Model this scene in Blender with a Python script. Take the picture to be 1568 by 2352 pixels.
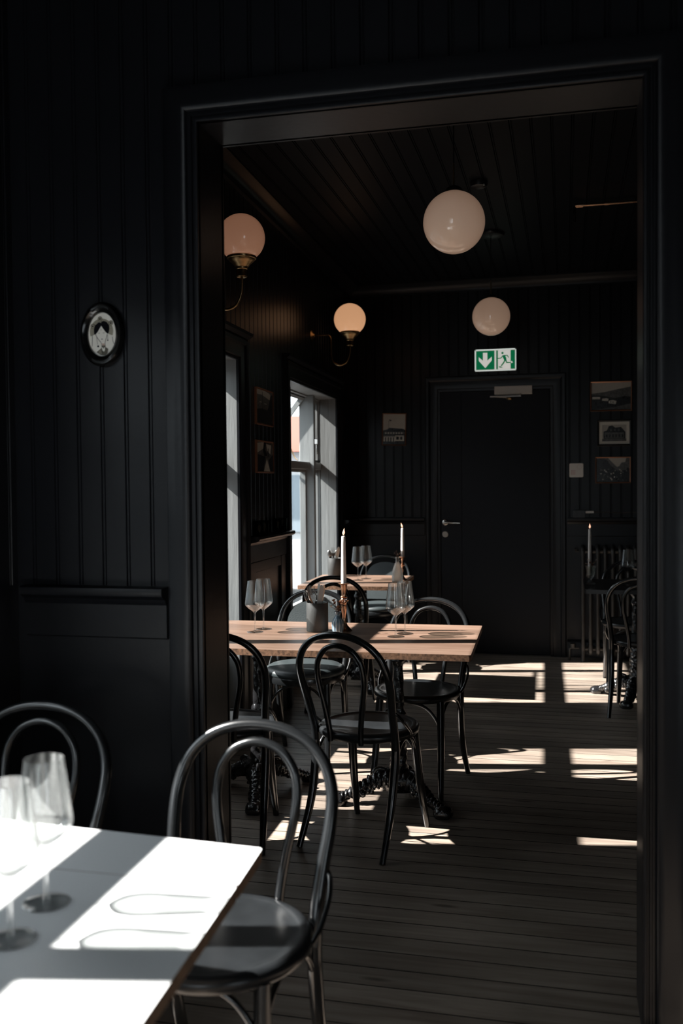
import bpy, math, random
from math import sin, cos, pi, radians, sqrt, atan2
from mathutils import Vector, Matrix, noise

random.seed(7)
SC = bpy.context.scene
for o in list(bpy.data.objects):
    bpy.data.objects.remove(o, do_unlink=True)
COL = SC.collection

# ---------------------------------------------------------------- camera
cam_data = bpy.data.cameras.new('camera')
cam_data.sensor_fit = 'VERTICAL'
cam_data.sensor_height = 36.0
cam_data.lens = 2171.0 / 2352.0 * 36.0
cam_data.clip_start = 0.05
cam = bpy.data.objects.new('camera', cam_data)
COL.objects.link(cam)
yaw, pitch, roll = 0.232557, -0.029371, -0.00873
dv = Vector((-sin(yaw) * cos(pitch), cos(yaw) * cos(pitch), sin(pitch)))
r0 = Vector((cos(yaw), sin(yaw), 0))
u0 = r0.cross(dv)
rv = r0 * cos(roll) + u0 * sin(roll)
uv_ = -r0 * sin(roll) + u0 * cos(roll)
M = Matrix((rv, uv_, -dv)).transposed().to_4x4()
M.translation = Vector((0, 0, 1.43))
cam.matrix_world = M
cam_data.dof.use_dof = True
cam_data.dof.focus_distance = 4.1
cam_data.dof.aperture_fstop = 3.0
SC.camera = cam

# ---------------------------------------------------------------- world, sun, exposure
world = bpy.data.worlds.new('world')
SC.world = world
world.use_nodes = True
wn = world.node_tree
bg = wn.nodes['Background']
bg.inputs[0].default_value = (0.86, 0.94, 1.0, 1)
bg.inputs[1].default_value = 3.6
TH = radians(1.2)                      # the window wall runs 1.2 degrees off the room axis
SUN_K, SUN_S = 0.17, 0.85
ld = Vector((cos(TH) - SUN_K * sin(TH), sin(TH) + SUN_K * cos(TH), -SUN_S)).normalized()
sun_d = bpy.data.lights.new('sun', 'SUN')
sun_d.energy = 26.0
sun_d.angle = radians(0.6)
sun_d.color = (1.0, 0.955, 0.91)
sun = bpy.data.objects.new('sun', sun_d)
COL.objects.link(sun)
sun.rotation_euler = ld.to_track_quat('-Z', 'Y').to_euler()
sun.location = (-8, 0, 9)
SC.view_settings.view_transform = 'Standard'
SC.view_settings.look = 'None'
SC.view_settings.exposure = 0.0
SC.view_settings.gamma = 1.0
SC.view_settings.use_curve_mapping = False
cy = SC.cycles
cy.use_denoising = True
cy.max_bounces = 8
cy.diffuse_bounces = 4
cy.glossy_bounces = 4
cy.transmission_bounces = 8
cy.transparent_max_bounces = 16
cy.caustics_refractive = False
cy.caustics_reflective = False
cy.sample_clamp_indirect = 4.0
cy.blur_glossy = 0.5

# ---------------------------------------------------------------- materials
MATS = {}
def new_mat(name):
    m = bpy.data.materials.new(name)
    m.use_nodes = True
    MATS[name] = m
    nt = m.node_tree
    return m, nt, nt.nodes['Principled BSDF']

def mat(name, col, rough=0.5, metal=0.0, spec=0.5, var=0.0, vscale=8.0, bump=0.0, bscale=60.0,
        coat=0.0, stretch=None, emit=None, estr=0.0):
    m, nt, b = new_mat(name)
    b.inputs['Base Color'].default_value = (*col, 1)
    b.inputs['Roughness'].default_value = rough
    b.inputs['Metallic'].default_value = metal
    b.inputs['Specular IOR Level'].default_value = spec
    b.inputs['Coat Weight'].default_value = coat
    b.inputs['Coat Roughness'].default_value = 0.08
    if emit:
        b.inputs['Emission Color'].default_value = (*emit, 1)
        b.inputs['Emission Strength'].default_value = estr
    if var or bump:
        tc = nt.nodes.new('ShaderNodeTexCoord')
        mp = nt.nodes.new('ShaderNodeMapping')
        nt.links.new(tc.outputs['Object'], mp.inputs[0])
        if stretch: mp.inputs['Scale'].default_value = stretch
    if var:
        n = nt.nodes.new('ShaderNodeTexNoise')
        n.inputs['Scale'].default_value = vscale
        n.inputs['Detail'].default_value = 5
        nt.links.new(mp.outputs[0], n.inputs['Vector'])
        r = nt.nodes.new('ShaderNodeValToRGB')
        lo = tuple(c * (1 - var) for c in col); hi = tuple(min(1, c * (1 + var)) for c in col)
        r.color_ramp.elements[0].position = 0.3; r.color_ramp.elements[1].position = 0.7
        r.color_ramp.elements[0].color = (*lo, 1); r.color_ramp.elements[1].color = (*hi, 1)
        nt.links.new(n.outputs[0], r.inputs[0])
        nt.links.new(r.outputs[0], b.inputs['Base Color'])
    if bump:
        n2 = nt.nodes.new('ShaderNodeTexNoise')
        n2.inputs['Scale'].default_value = bscale
        n2.inputs['Detail'].default_value = 4
        nt.links.new(mp.outputs[0], n2.inputs['Vector'])
        bp = nt.nodes.new('ShaderNodeBump')
        bp.inputs['Strength'].default_value = bump
        bp.inputs['Distance'].default_value = 0.004
        nt.links.new(n2.outputs[0], bp.inputs['Height'])
        nt.links.new(bp.outputs[0], b.inputs['Normal'])
    return m

def wood(name, c1, c2, rough=0.4, axis='X', scale=5.0, board=0.0, spec=0.4, knots=False):
    """grain running along axis; board = width of single boards across it (tone jumps per board)"""
    m, nt, b = new_mat(name)
    N = nt.nodes.new; L = nt.links.new
    tc = N('ShaderNodeTexCoord')
    sep = N('ShaderNodeSeparateXYZ'); L(tc.outputs['Object'], sep.inputs[0])
    mp = N('ShaderNodeMapping'); L(tc.outputs['Object'], mp.inputs[0])
    mp.inputs['Scale'].default_value = {'X': (0.12, 1.6, 1.6), 'Y': (1.6, 0.12, 1.6), 'Z': (1.6, 1.6, 0.12)}[axis]
    n = N('ShaderNodeTexNoise'); n.inputs['Scale'].default_value = scale * 6; n.inputs['Detail'].default_value = 8
    n.inputs['Distortion'].default_value = 0.6
    vec = mp.outputs[0]
    if board:
        dv_ = N('ShaderNodeMath'); dv_.operation = 'DIVIDE'; L(sep.outputs['Y' if axis == 'X' else 'X'], dv_.inputs[0]); dv_.inputs[1].default_value = board
        fl = N('ShaderNodeMath'); fl.operation = 'FLOOR'; L(dv_.outputs[0], fl.inputs[0])
        wn_ = N('ShaderNodeTexWhiteNoise'); wn_.noise_dimensions = '1D'; L(fl.outputs[0], wn_.inputs['W'])
        off = N('ShaderNodeVectorMath'); off.operation = 'ADD'; L(mp.outputs[0], off.inputs[0])
        sc_ = N('ShaderNodeVectorMath'); sc_.operation = 'SCALE'; L(wn_.outputs['Color'], sc_.inputs[0]); sc_.inputs['Scale'].default_value = 7.0
        L(sc_.outputs[0], off.inputs[1]); vec = off.outputs[0]
    L(vec, n.inputs['Vector'])
    r = N('ShaderNodeValToRGB')
    r.color_ramp.elements[0].position = 0.32; r.color_ramp.elements[1].position = 0.68
    r.color_ramp.elements[0].color = (*c1, 1); r.color_ramp.elements[1].color = (*c2, 1)
    L(n.outputs[0], r.inputs[0])
    out = r.outputs[0]
    if board:
        mx = N('ShaderNodeMix'); mx.data_type = 'RGBA'; mx.blend_type = 'MULTIPLY'; mx.inputs[0].default_value = 1.0
        mr = N('ShaderNodeMapRange'); L(wn_.outputs['Value'], mr.inputs[0]); mr.inputs[3].default_value = 0.72; mr.inputs[4].default_value = 1.12
        L(out, mx.inputs[6]); L(mr.outputs[0], mx.inputs[7]); out = mx.outputs[2]
    if knots:
        vo = N('ShaderNodeTexVoronoi'); vo.inputs['Scale'].default_value = 1.0
        mp2 = N('ShaderNodeMapping'); L(tc.outputs['Object'], mp2.inputs[0]); mp2.inputs['Scale'].default_value = (2.2, 9.0, 1)
        L(mp2.outputs[0], vo.inputs['Vector'])
        kr = N('ShaderNodeValToRGB'); kr.color_ramp.elements[0].position = 0.05; kr.color_ramp.elements[1].position = 0.13
        kr.color_ramp.elements[0].color = (0.25, 0.2, 0.17, 1); kr.color_ramp.elements[1].color = (1, 1, 1, 1)
        L(vo.outputs['Distance'], kr.inputs[0])
        mk = N('ShaderNodeMix'); mk.data_type = 'RGBA'; mk.blend_type = 'MULTIPLY'; mk.inputs[0].default_value = 1.0
        L(out, mk.inputs[6]); L(kr.outputs[0], mk.inputs[7]); out = mk.outputs[2]
        # worn, greyed patches
        n3 = N('ShaderNodeTexNoise'); n3.inputs['Scale'].default_value = 1.7; n3.inputs['Detail'].default_value = 4
        L(tc.outputs['Object'], n3.inputs['Vector'])
        mr3 = N('ShaderNodeMapRange'); L(n3.outputs[0], mr3.inputs[0]); mr3.inputs[1].default_value = 0.35; mr3.inputs[2].default_value = 0.65
        mr3.inputs[3].default_value = 0.78; mr3.inputs[4].default_value = 1.1
        mw = N('ShaderNodeMix'); mw.data_type = 'RGBA'; mw.blend_type = 'MULTIPLY'; mw.inputs[0].default_value = 1.0
        L(out, mw.inputs[6]); L(mr3.outputs[0], mw.inputs[7]); out = mw.outputs[2]
    L(out, b.inputs['Base Color'])
    b.inputs['Roughness'].default_value = rough
    b.inputs['Specular IOR Level'].default_value = spec
    bp = N('ShaderNodeBump'); bp.inputs['Strength'].default_value = 0.15; bp.inputs['Distance'].default_value = 0.003
    L(n.outputs[0], bp.inputs['Height']); L(bp.outputs[0], b.inputs['Normal'])
    return m

def glass(name, col=(1, 1, 1), mixf=0.5, ior=1.45, rough=0.0):
    m, nt, b = new_mat(name)
    nt.nodes.remove(b)
    out = nt.nodes['Material Output']
    g = nt.nodes.new('ShaderNodeBsdfGlass'); g.inputs['IOR'].default_value = ior
    g.inputs['Color'].default_value = (*col, 1); g.inputs['Roughness'].default_value = rough
    t = nt.nodes.new('ShaderNodeBsdfTransparent'); t.inputs[0].default_value = (*col, 1)
    mx = nt.nodes.new('ShaderNodeMixShader'); mx.inputs[0].default_value = mixf
    nt.links.new(t.outputs[0], mx.inputs[1]); nt.links.new(g.outputs[0], mx.inputs[2])
    nt.links.new(mx.outputs[0], out.inputs[0])
    return m

def pane_mat(name):
    m, nt, b = new_mat(name)
    nt.nodes.remove(b)
    out = nt.nodes['Material Output']
    g = nt.nodes.new('ShaderNodeBsdfGlossy'); g.inputs['Roughness'].default_value = 0.02
    t = nt.nodes.new('ShaderNodeBsdfTransparent'); t.inputs[0].default_value = (0.93, 0.95, 0.95, 1)
    fr = nt.nodes.new('ShaderNodeFresnel'); fr.inputs[0].default_value = 1.45
    mx = nt.nodes.new('ShaderNodeMixShader')
    nt.links.new(fr.outputs[0], mx.inputs[0])
    nt.links.new(t.outputs[0], mx.inputs[1]); nt.links.new(g.outputs[0], mx.inputs[2])
    nt.links.new(mx.outputs[0], out.inputs[0])
    return m

WALL = mat('wall_paint', (0.0066, 0.0073, 0.0096), 0.33, spec=0.32, bump=0.12, bscale=45, var=0.12, vscale=3)
DOORP = mat('door_paint', (0.0105, 0.0122, 0.0160), 0.5, spec=0.2, bump=0.06, bscale=300)
CEILM = mat('ceiling_paint', (0.0045, 0.0056, 0.0080), 0.5, spec=0.15, bump=0.1, bscale=40)
REVEAL = mat('reveal_paint', (0.245, 0.255, 0.255), 0.5, var=0.08, vscale=6, bump=0.35, bscale=14, stretch=(3, 3, 0.35))
FLOOR = wood('floor_boards', (0.235, 0.182, 0.145), (0.42, 0.345, 0.285), 0.36, 'X', 3.0, board=0.1, spec=0.45, knots=True)
GAP = mat('floor_gap', (0.01, 0.009, 0.008), 0.9)
TOP = wood('table_wood', (0.155, 0.092, 0.064), (0.27, 0.178, 0.132), 0.33, 'X', 2.6, board=0.13, spec=0.5)
EDGE = mat('table_edge', (0.20, 0.105, 0.06), 0.6, var=0.6, vscale=90)
WHITE = mat('white_laminate', (0.88, 0.89, 0.90), 0.28, spec=0.5)
PLY = mat('plywood_edge', (0.22, 0.13, 0.08), 0.6, var=0.4, vscale=60)
BLACKTOP = mat('black_tabletop', (0.008, 0.008, 0.009), 0.28)
CHAIR = mat('chair_black', (0.009, 0.010, 0.011), 0.24, spec=0.85, coat=0.35, bump=0.03, bscale=200)
SEAT = mat('chair_seat_black', (0.012, 0.0135, 0.015), 0.30, spec=0.55, var=0.3, vscale=12)
LEATHER = mat('chair_leather', (0.030, 0.038, 0.040), 0.42, spec=0.5, bump=0.15, bscale=150)
IRON = mat('cast_iron', (0.012, 0.012, 0.013), 0.2, spec=1.0, bump=0.9, bscale=55)
BRASS = mat('aged_brass', (0.36, 0.24, 0.12), 0.33, metal=1.0, var=0.3, vscale=20)
COPPER = mat('rose_brass', (0.72, 0.42, 0.27), 0.2, metal=1.0)
STEEL = mat('steel', (0.55, 0.53, 0.50), 0.25, metal=1.0)
BRSTEEL = mat('brushed_steel', (0.42, 0.40, 0.37), 0.4, metal=1.0)
GREYCASE = mat('closer_case', (0.66, 0.62, 0.57), 0.5)
STONE = mat('dark_stone', (0.032, 0.034, 0.033), 0.62, var=0.6, vscale=14, bump=0.3, bscale=40, stretch=(1, 1, 0.4))
WAX = mat('wax', (0.86, 0.82, 0.78), 0.45)
WICK = mat('wick', (0.02, 0.015, 0.012), 0.8)
FLAME = mat('flame', (1, 0.6, 0.3), 0.5, emit=(1.0, 0.52, 0.36), estr=1.4)
VASEB = mat('vase_glaze', (0.10, 0.17, 0.23), 0.25, coat=0.3)
VASEW = mat('vase_rib_glaze', (0.34, 0.44, 0.50), 0.25, coat=0.3)
DRYBR = mat('dried_petal_brown', (0.28, 0.12, 0.06), 0.7)
DRYWH = mat('dried_petal_cream', (0.60, 0.50, 0.42), 0.7)
DRYDK = mat('dried_petal_dark', (0.05, 0.025, 0.02), 0.7)
def thin_glass(name, col, ref=0.15, ior=1.7):
    m, nt, b = new_mat(name)
    nt.nodes.remove(b)
    N = nt.nodes.new; L = nt.links.new
    t = N('ShaderNodeBsdfTransparent'); t.inputs[0].default_value = (*col, 1)
    g = N('ShaderNodeBsdfGlossy'); g.inputs['Roughness'].default_value = 0.03
    lw_ = N('ShaderNodeLayerWeight'); lw_.inputs['Blend'].default_value = 0.5
    pw = N('ShaderNodeMath'); pw.operation = 'POWER'; L(lw_.outputs['Facing'], pw.inputs[0]); pw.inputs[1].default_value = 2.6
    fr = N('ShaderNodeMath'); fr.operation = 'MULTIPLY_ADD'; L(pw.outputs[0], fr.inputs[0]); fr.inputs[1].default_value = 0.95; fr.inputs[2].default_value = 0.055
    m1 = N('ShaderNodeMixShader'); L(fr.outputs[0], m1.inputs[0]); L(t.outputs[0], m1.inputs[1]); L(g.outputs[0], m1.inputs[2])
    gl = N('ShaderNodeBsdfGlass'); gl.inputs['IOR'].default_value = 1.45
    m2 = N('ShaderNodeMixShader'); m2.inputs[0].default_value = ref; L(m1.outputs[0], m2.inputs[1]); L(gl.outputs[0], m2.inputs[2])
    L(m2.outputs[0], nt.nodes['Material Output'].inputs[0])
    return m
WINEG = thin_glass('wine_glass_clear', (0.975, 0.985, 0.98), 0.16)
GOBG = thin_glass('goblet_glass', (0.96, 0.97, 0.93), 0.45)
MILKG = glass('frosted_bottle_glass', (0.93, 0.95, 0.95), 0.8, rough=0.25)
DARKG = glass('dark_tumbler_glass', (0.25, 0.28, 0.28), 0.6)
PANE = pane_mat('window_pane')
OPAL_P = mat('opal_pendant', (0.76, 0.65, 0.54), 0.14, spec=0.6, coat=0.5, emit=(1.0, 0.62, 0.43), estr=0.16)
OPAL_A = mat('opal_sconce_dim', (0.52, 0.37, 0.29), 0.14, spec=0.6, coat=0.5, emit=(1.0, 0.46, 0.27), estr=0.165)
OPAL_B = mat('opal_sconce_lit', (0.62, 0.46, 0.34), 0.16, spec=0.5, coat=0.3, emit=(1.0, 0.52, 0.27), estr=0.54)
GREEN = mat('sign_green', (0.0, 0.16, 0.06), 0.5, emit=(0.0, 0.115, 0.042), estr=0.8)
SIGNW = mat('sign_white', (0.75, 0.75, 0.72), 0.4, emit=(0.62, 0.60, 0.56), estr=0.75)
SIGNF = mat('sign_housing', (0.45, 0.46, 0.43), 0.25)
GLOW = mat('sign_edge_light', (0.9, 0.95, 0.92), 0.4, emit=(0.85, 0.95, 0.9), estr=0.8)
PLAST = mat('cream_plastic', (0.82, 0.79, 0.74), 0.5)
PLASTW = mat('white_plug', (0.6, 0.6, 0.58), 0.5)
MARK = mat('faint_red_print', (0.68, 0.50, 0.48), 0.6)
BLKPL = mat('black_plastic', (0.010, 0.010, 0.011), 0.35)
CABLE = mat('dark_cable', (0.07, 0.045, 0.035), 0.5)
OVALB = mat('black_lacquer', (0.004, 0.004, 0.004), 0.15)
P_CREAM = mat('print_cream', (0.85, 0.84, 0.78), 0.35)
P_BLACK = mat('print_black', (0.004, 0.004, 0.006), 0.5, spec=0.1)
P_KHAKI = mat('print_khaki', (0.34, 0.32, 0.25), 0.4)
P_OLIVE = mat('print_olive', (0.09, 0.085, 0.06), 0.4)
P_BLUSH = mat('print_blush', (0.6, 0.45, 0.38), 0.4)
FRAMEW = mat('frame_copper_wood', (0.36, 0.17, 0.10), 0.3, metal=0.5)
FRAMEWH = mat('frame_black', (0.006, 0.006, 0.006), 0.4)
G_SKY = mat('photo_sky', (0.52, 0.49, 0.43), 0.25, var=0.08, vscale=9)
G_MID = mat('photo_mid', (0.11, 0.11, 0.105), 0.25, var=0.3, vscale=60)
G_DRK = mat('photo_dark', (0.018, 0.019, 0.02), 0.25, var=0.5, vscale=80)
G_LGT = mat('photo_light', (0.62, 0.60, 0.53), 0.25, var=0.15, vscale=60)
MATB = mat('photo_mount', (0.80, 0.78, 0.70), 0.6)
RAD = mat('radiator_paint', (0.035, 0.034, 0.033), 0.4, var=0.3, vscale=12)
FACADE = mat('facade_render', (0.80, 0.80, 0.80), 0.8, var=0.04)
FACGREY = mat('facade_grey_render', (0.30, 0.30, 0.29), 0.85, var=0.06)
FACWIN = mat('facade_window', (0.36, 0.42, 0.47), 0.3)
ORANGE = mat('orange_awning', (0.13, 0.032, 0.012), 0.7)
STREET = mat('street_asphalt', (0.07, 0.07, 0.07), 0.85, var=0.15)
TWIG = mat('twig_bark', (0.10, 0.06, 0.04), 0.8)

# ---------------------------------------------------------------- mesh builder
class MB:
    def __init__(self): self.v = []; self.f = []; self.mi = []; self.cur = 0
    def add(self, vs, fs, mi=None):
        b = len(self.v); self.v += [tuple(p) for p in vs]
        self.f += [tuple(i + b for i in f) for f in fs]
        self.mi += [self.cur if mi is None else mi] * len(fs)
    def box(self, x0, x1, y0, y1, z0, z1, mi=None, fn=None):
        vs = [(x, y, z) for z in (z0, z1) for y in (y0, y1) for x in (x0, x1)]
        if fn: vs = [fn(*p) for p in vs]
        self.add(vs, [(0, 2, 3, 1), (4, 5, 7, 6), (0, 1, 5, 4), (2, 6, 7, 3), (0, 4, 6, 2), (1, 3, 7, 5)], mi)
    def tube(self, pts, rad, seg=10, closed=False, mi=None, caps=True, disp=None):
        P = [Vector(p) for p in pts]; n = len(P)
        R = rad if isinstance(rad, (list, tuple)) else [rad] * n
        T = []
        for i in range(n):
            a = P[(i - 1) % n] if (closed or i > 0) else P[i]
            b = P[(i + 1) % n] if (closed or i < n - 1) else P[i]
            T.append((b - a).normalized())
        ref = Vector((0, 0, 1)) if abs(T[0].z) < 0.9 else Vector((1, 0, 0))
        nrm = (ref - T[0] * ref.dot(T[0])).normalized()
        vs = []
        for i in range(n):
            nrm = (nrm - T[i] * nrm.dot(T[i])).normalized()
            bn = T[i].cross(nrm)
            for k in range(seg):
                a = 2 * pi * k / seg
                r = R[i] * (disp(i, a) if disp else 1)
                vs.append(P[i] + nrm * (r * cos(a)) + bn * (r * sin(a)))
        fs = []
        for i in range(n if closed else n - 1):
            j = (i + 1) % n
            for k in range(seg):
                l = (k + 1) % seg
                fs.append((i * seg + k, i * seg + l, j * seg + l, j * seg + k))
        if caps and not closed:
            fs.append(tuple(range(seg - 1, -1, -1))); fs.append(tuple((n - 1) * seg + k for k in range(seg)))
        self.add(vs, fs, mi)
    def lathe(self, prof, seg=24, c=(0, 0, 0), mi=None, rfn=None, mfn=None, xs=1, ys=1):
        """prof = [(r,z)...] from bottom up; closed by fans when r==0"""
        vs = []; fs = []; ms = []
        n = len(prof)
        for i, (r, z) in enumerate(prof):
            for k in range(seg):
                a = 2 * pi * k / seg
                q = r * (rfn(a, z) if rfn else 1)
                vs.append((c[0] + q * cos(a) * xs, c[1] + q * sin(a) * ys, c[2] + z))
        for i in range(n - 1):
            for k in range(seg):
                l = (k + 1) % seg
                fs.append((i * seg + k, i * seg + l, (i + 1) * seg + l, (i + 1) * seg + k))
                ms.append(mfn(k) if mfn else (self.cur if mi is None else mi))
        if prof[0][0] > 1e-6:
            fs.append(tuple(range(seg - 1, -1, -1))); ms.append(ms[0])
        if prof[-1][0] > 1e-6:
            fs.append(tuple((n - 1) * seg + k for k in range(seg))); ms.append(ms[-1])
        b = len(self.v); self.v += vs
        self.f += [tuple(i + b for i in f) for f in fs]; self.mi += ms
    def poly(self, pts, mi=None, fn=None):
        vs = [fn(*p) for p in pts] if fn else pts
        self.add(vs, [tuple(range(len(vs)))], mi)
    def prism(self, pts, z0, z1, mi=None, side=None):
        n = len(pts)
        vs = [(x, y, z0) for x, y in pts] + [(x, y, z1) for x, y in pts]
        self.add(vs, [tuple(range(n - 1, -1, -1)), tuple(range(n, 2 * n))], mi)
        self.add(vs, [(i, (i + 1) % n, n + (i + 1) % n, n + i) for i in range(n)], mi if side is None else side)
    def build(self, name, mats, parent=None, sharp=32, bevel=0.0, weld=False, fix=True):
        me = bpy.data.meshes.new(name)
        me.from_pydata(self.v, [], self.f)
        if not isinstance(mats, (list, tuple)): mats = [mats]
        for m in mats: me.materials.append(m)
        me.polygons.foreach_set('material_index', self.mi)
        me.polygons.foreach_set('use_smooth', [True] * len(self.f))
        me.update()
        if fix or weld:
            import bmesh
            bm = bmesh.new(); bm.from_mesh(me)
            if weld: bmesh.ops.remove_doubles(bm, verts=bm.verts, dist=1e-5)
            if fix: bmesh.ops.recalc_face_normals(bm, faces=bm.faces)
            bm.to_mesh(me); bm.free()
        me.set_sharp_from_angle(angle=radians(sharp))
        o = bpy.data.objects.new(name, me)
        COL.objects.link(o)
        if parent: o.parent = parent
        if bevel:
            b = o.modifiers.new('bevel', 'BEVEL'); b.width = bevel; b.segments = 2; b.limit_method = 'ANGLE'; b.angle_limit = radians(40)
            b.harden_normals = False
        return o

def struct(o):
    o['kind'] = 'structure'; return o
def tag(o, label, cat, group=None, kind=None):
    o['label'] = label; o['category'] = cat
    if group: o['group'] = group
    if kind: o['kind'] = kind
    return o
def thing(name, label, cat, loc=(0, 0, 0), rz=0.0, group=None):
    o = bpy.data.objects.new(name, None)
    o.empty_display_size = 0.05
    COL.objects.link(o); o.location = loc; o.rotation_euler = (0, 0, rz)
    return tag(o, label, cat, group)
def copy_tree(o, parent=None):
    c = o.copy(); COL.objects.link(c)
    if parent: c.parent = parent
    for ch in list(o.children): copy_tree(ch, c)
    return c
def place(proto, used, loc, rz, label, group=None):
    o = proto if not used else copy_tree(proto)
    used.append(1)
    o.location = loc; o.rotation_euler = (0, 0, rz); o['label'] = label
    if group: o['group'] = group
    return o
def spline(ctrl, n=8, closed=False):
    P = [Vector(p) for p in ctrl]; out = []
    m = len(P)
    for i in range(m if closed else m - 1):
        p0 = P[(i - 1) % m] if (closed or i > 0) else P[i] * 2 - P[i + 1]
        p1 = P[i]; p2 = P[(i + 1) % m]
        p3 = P[(i + 2) % m] if (closed or i < m - 2) else P[i + 1] * 2 - P[i]
        for k in range(n):
            t = k / n
            out.append(0.5 * ((2 * p1) + (p2 - p0) * t + (2 * p0 - 5 * p1 + 4 * p2 - p3) * t * t + (3 * p1 - p0 - 3 * p2 + p3) * t ** 3))
    if not closed: out.append(P[-1])
    return out
def lerp_list(a, n):
    out = []
    for i in range(n):
        t = i / (n - 1) * (len(a) - 1); k = min(int(t), len(a) - 2); u = t - k
        out.append(a[k] * (1 - u) + a[k + 1] * u)
    return out

# ================================================================ SETTING
CEIL = 3.11
FARY = 7.93
RX = 3.6
PY0, PY1 = 2.515, 2.69        # partition with the doorway
OX0, OX1, OZ = -0.996, 0.191, 2.442
WC = -1.62                     # window wall, back room (offset along its normal)
WC0 = -1.535                   # window wall, front room
RAIL = 1.14

# floor -----------------------------------------------------------------
mb = MB()
yy = -2.4
while yy < FARY + 0.1:
    mb.box(-2.0, RX + 0.1, yy + 0.0026, yy + 0.1 - 0.0026, -0.03, -0.0004, 1)
    mb.add([(-2.0, yy + 0.0024, 0), (RX + 0.1, yy + 0.0024, 0), (RX + 0.1, yy + 0.0976, 0), (-2.0, yy + 0.0976, 0)], [(0, 1, 2, 3)], 0)
    yy += 0.1
mb.box(-2.0, RX + 0.1, -2.4, FARY + 0.1, -0.06, -0.0301, 1)
fl = struct(mb.build('floor', [FLOOR, GAP], fix=False))

# beadboard profile ------------------------------------------------------
def bead(mb, u0, u1, z0, z1, fn, p=0.08, d=0.0045, cap=False):
    us = []
    n = max(1, int(round((u1 - u0) / p))); q = (u1 - u0) / n
    for i in range(n):
        a = u0 + i * q
        us += [(a + 0.0000, -d), (a + 0.0022, 0), (a + q - 0.0145, 0), (a + q - 0.0115, -d), (a + q - 0.0095, -d * 0.25), (a + q - 0.005, -d * 0.25), (a + q - 0.0028, -d)]
    us.append((u1, -d))
    vs = []
    for u, dd in us: vs += [fn(u, dd, z0), fn(u, dd, z1)]
    mb.add(vs, [(2 * i, 2 * i + 2, 2 * i + 3, 2 * i + 1) for i in range(len(us) - 1)])

def moulding(mb, u0, u1, prof, fn):
    """prof = [(d,z)] closed section swept from u0 to u1"""
    n = len(prof)
    vs = [fn(u0, d, z) for d, z in prof] + [fn(u1, d, z) for d, z in prof]
    mb.add(vs, [(i, (i + 1) % n, n + (i + 1) % n, n + i) for i in range(n)] + [tuple(range(n)), tuple(range(2 * n - 1, n - 1, -1))])
RAILP = [(-0.002, RAIL - 0.150), (0.010, RAIL - 0.150), (0.014, RAIL - 0.146), (0.014, RAIL - 0.052), (0.020, RAIL - 0.046), (0.024, RAIL - 0.036), (0.036, RAIL - 0.030),
         (0.046, RAIL - 0.024), (0.050, RAIL - 0.014), (0.048, RAIL - 0.002), (0.042, RAIL + 0.001), (-0.002, RAIL + 0.001)]
def cas(mb, x0, x1, zt, prof, fn, zb=0.0, bottom=False):
    """casing round an opening: prof = [(offset outward, projection)]"""
    rows = []
    for o, d in prof:
        r = [fn(x0 - o, d, zb if not bottom else zb - o), fn(x0 - o, d, zt + o), fn(x1 + o, d, zt + o), fn(x1 + o, d, zb if not bottom else zb - o)]
        rows.append(r)
    vs = [p for r in rows for p in r]
    fs = []
    for i in range(len(rows) - 1):
        for k in range(4 if bottom else 3):
            l = (k + 1) % 4
            fs.append((i * 4 + k, i * 4 + l, (i + 1) * 4 + l, (i + 1) * 4 + k))
    mb.add(vs, fs)
    if not bottom:
        for k in (0, 3):
            mb.add([r[k] for r in rows], [tuple(range(len(rows)))])
CASP = [(0.0, -0.002), (0.0, 0.018), (0.004, 0.020), (0.009, 0.020), (0.011, 0.014), (0.015, 0.014), (0.017, 0.020), (0.022, 0.020), (0.024, 0.015),
        (0.030, 0.015), (0.032, 0.022), (0.036, 0.026), (0.044, 0.029), (0.056, 0.029), (0.072, 0.026), (0.088, 0.026), (0.100, 0.022), (0.104, 0.014), (0.104, -0.002)]

# partition wall between the two rooms -----------------------------------
ff = lambda u, d, z: (u, PY0 - d, z)
fb = lambda u, d, z: (u, PY1 + d, z)
mb = MB()
LX = -1.60
bead(mb, LX, OX0, RAIL, 3.2, ff, 0.0805)
bead(mb, OX0, OX1, OZ, 3.2, ff, 0.08)
bead(mb, OX1, RX, RAIL, 3.2, ff, 0.08)
for a, b in ((LX, OX0), (OX1, RX)):
    mb.add([ff(a, 0, 0), ff(b, 0, 0), ff(b, 0, RAIL), ff(a, 0, RAIL)], [(0, 1, 2, 3)])
for a, b in ((-1.70, OX0), (OX1, RX)):
    mb.add([fb(a, 0, 0), fb(b, 0, 0), fb(b, 0, 3.2), fb(a, 0, 3.2)], [(0, 1, 2, 3)])
mb.add([fb(OX0, 0, OZ), fb(OX1, 0, OZ), fb(OX1, 0, 3.2), fb(OX0, 0, 3.2)], [(0, 1, 2, 3)])
mb.box(LX - 0.15, OX0 - 0.004, PY0 + 0.012, PY1 - 0.004, 0, 3.2)
mb.box(OX1 + 0.004, RX + 0.02, PY0 + 0.012, PY1 - 0.004, 0, 3.2)
mb.box(OX0 - 0.004, OX1 + 0.004, PY0 + 0.012, PY1 - 0.004, OZ + 0.004, 3.2)
struct(mb.build('wall_partition', WALL, fix=False))
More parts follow.
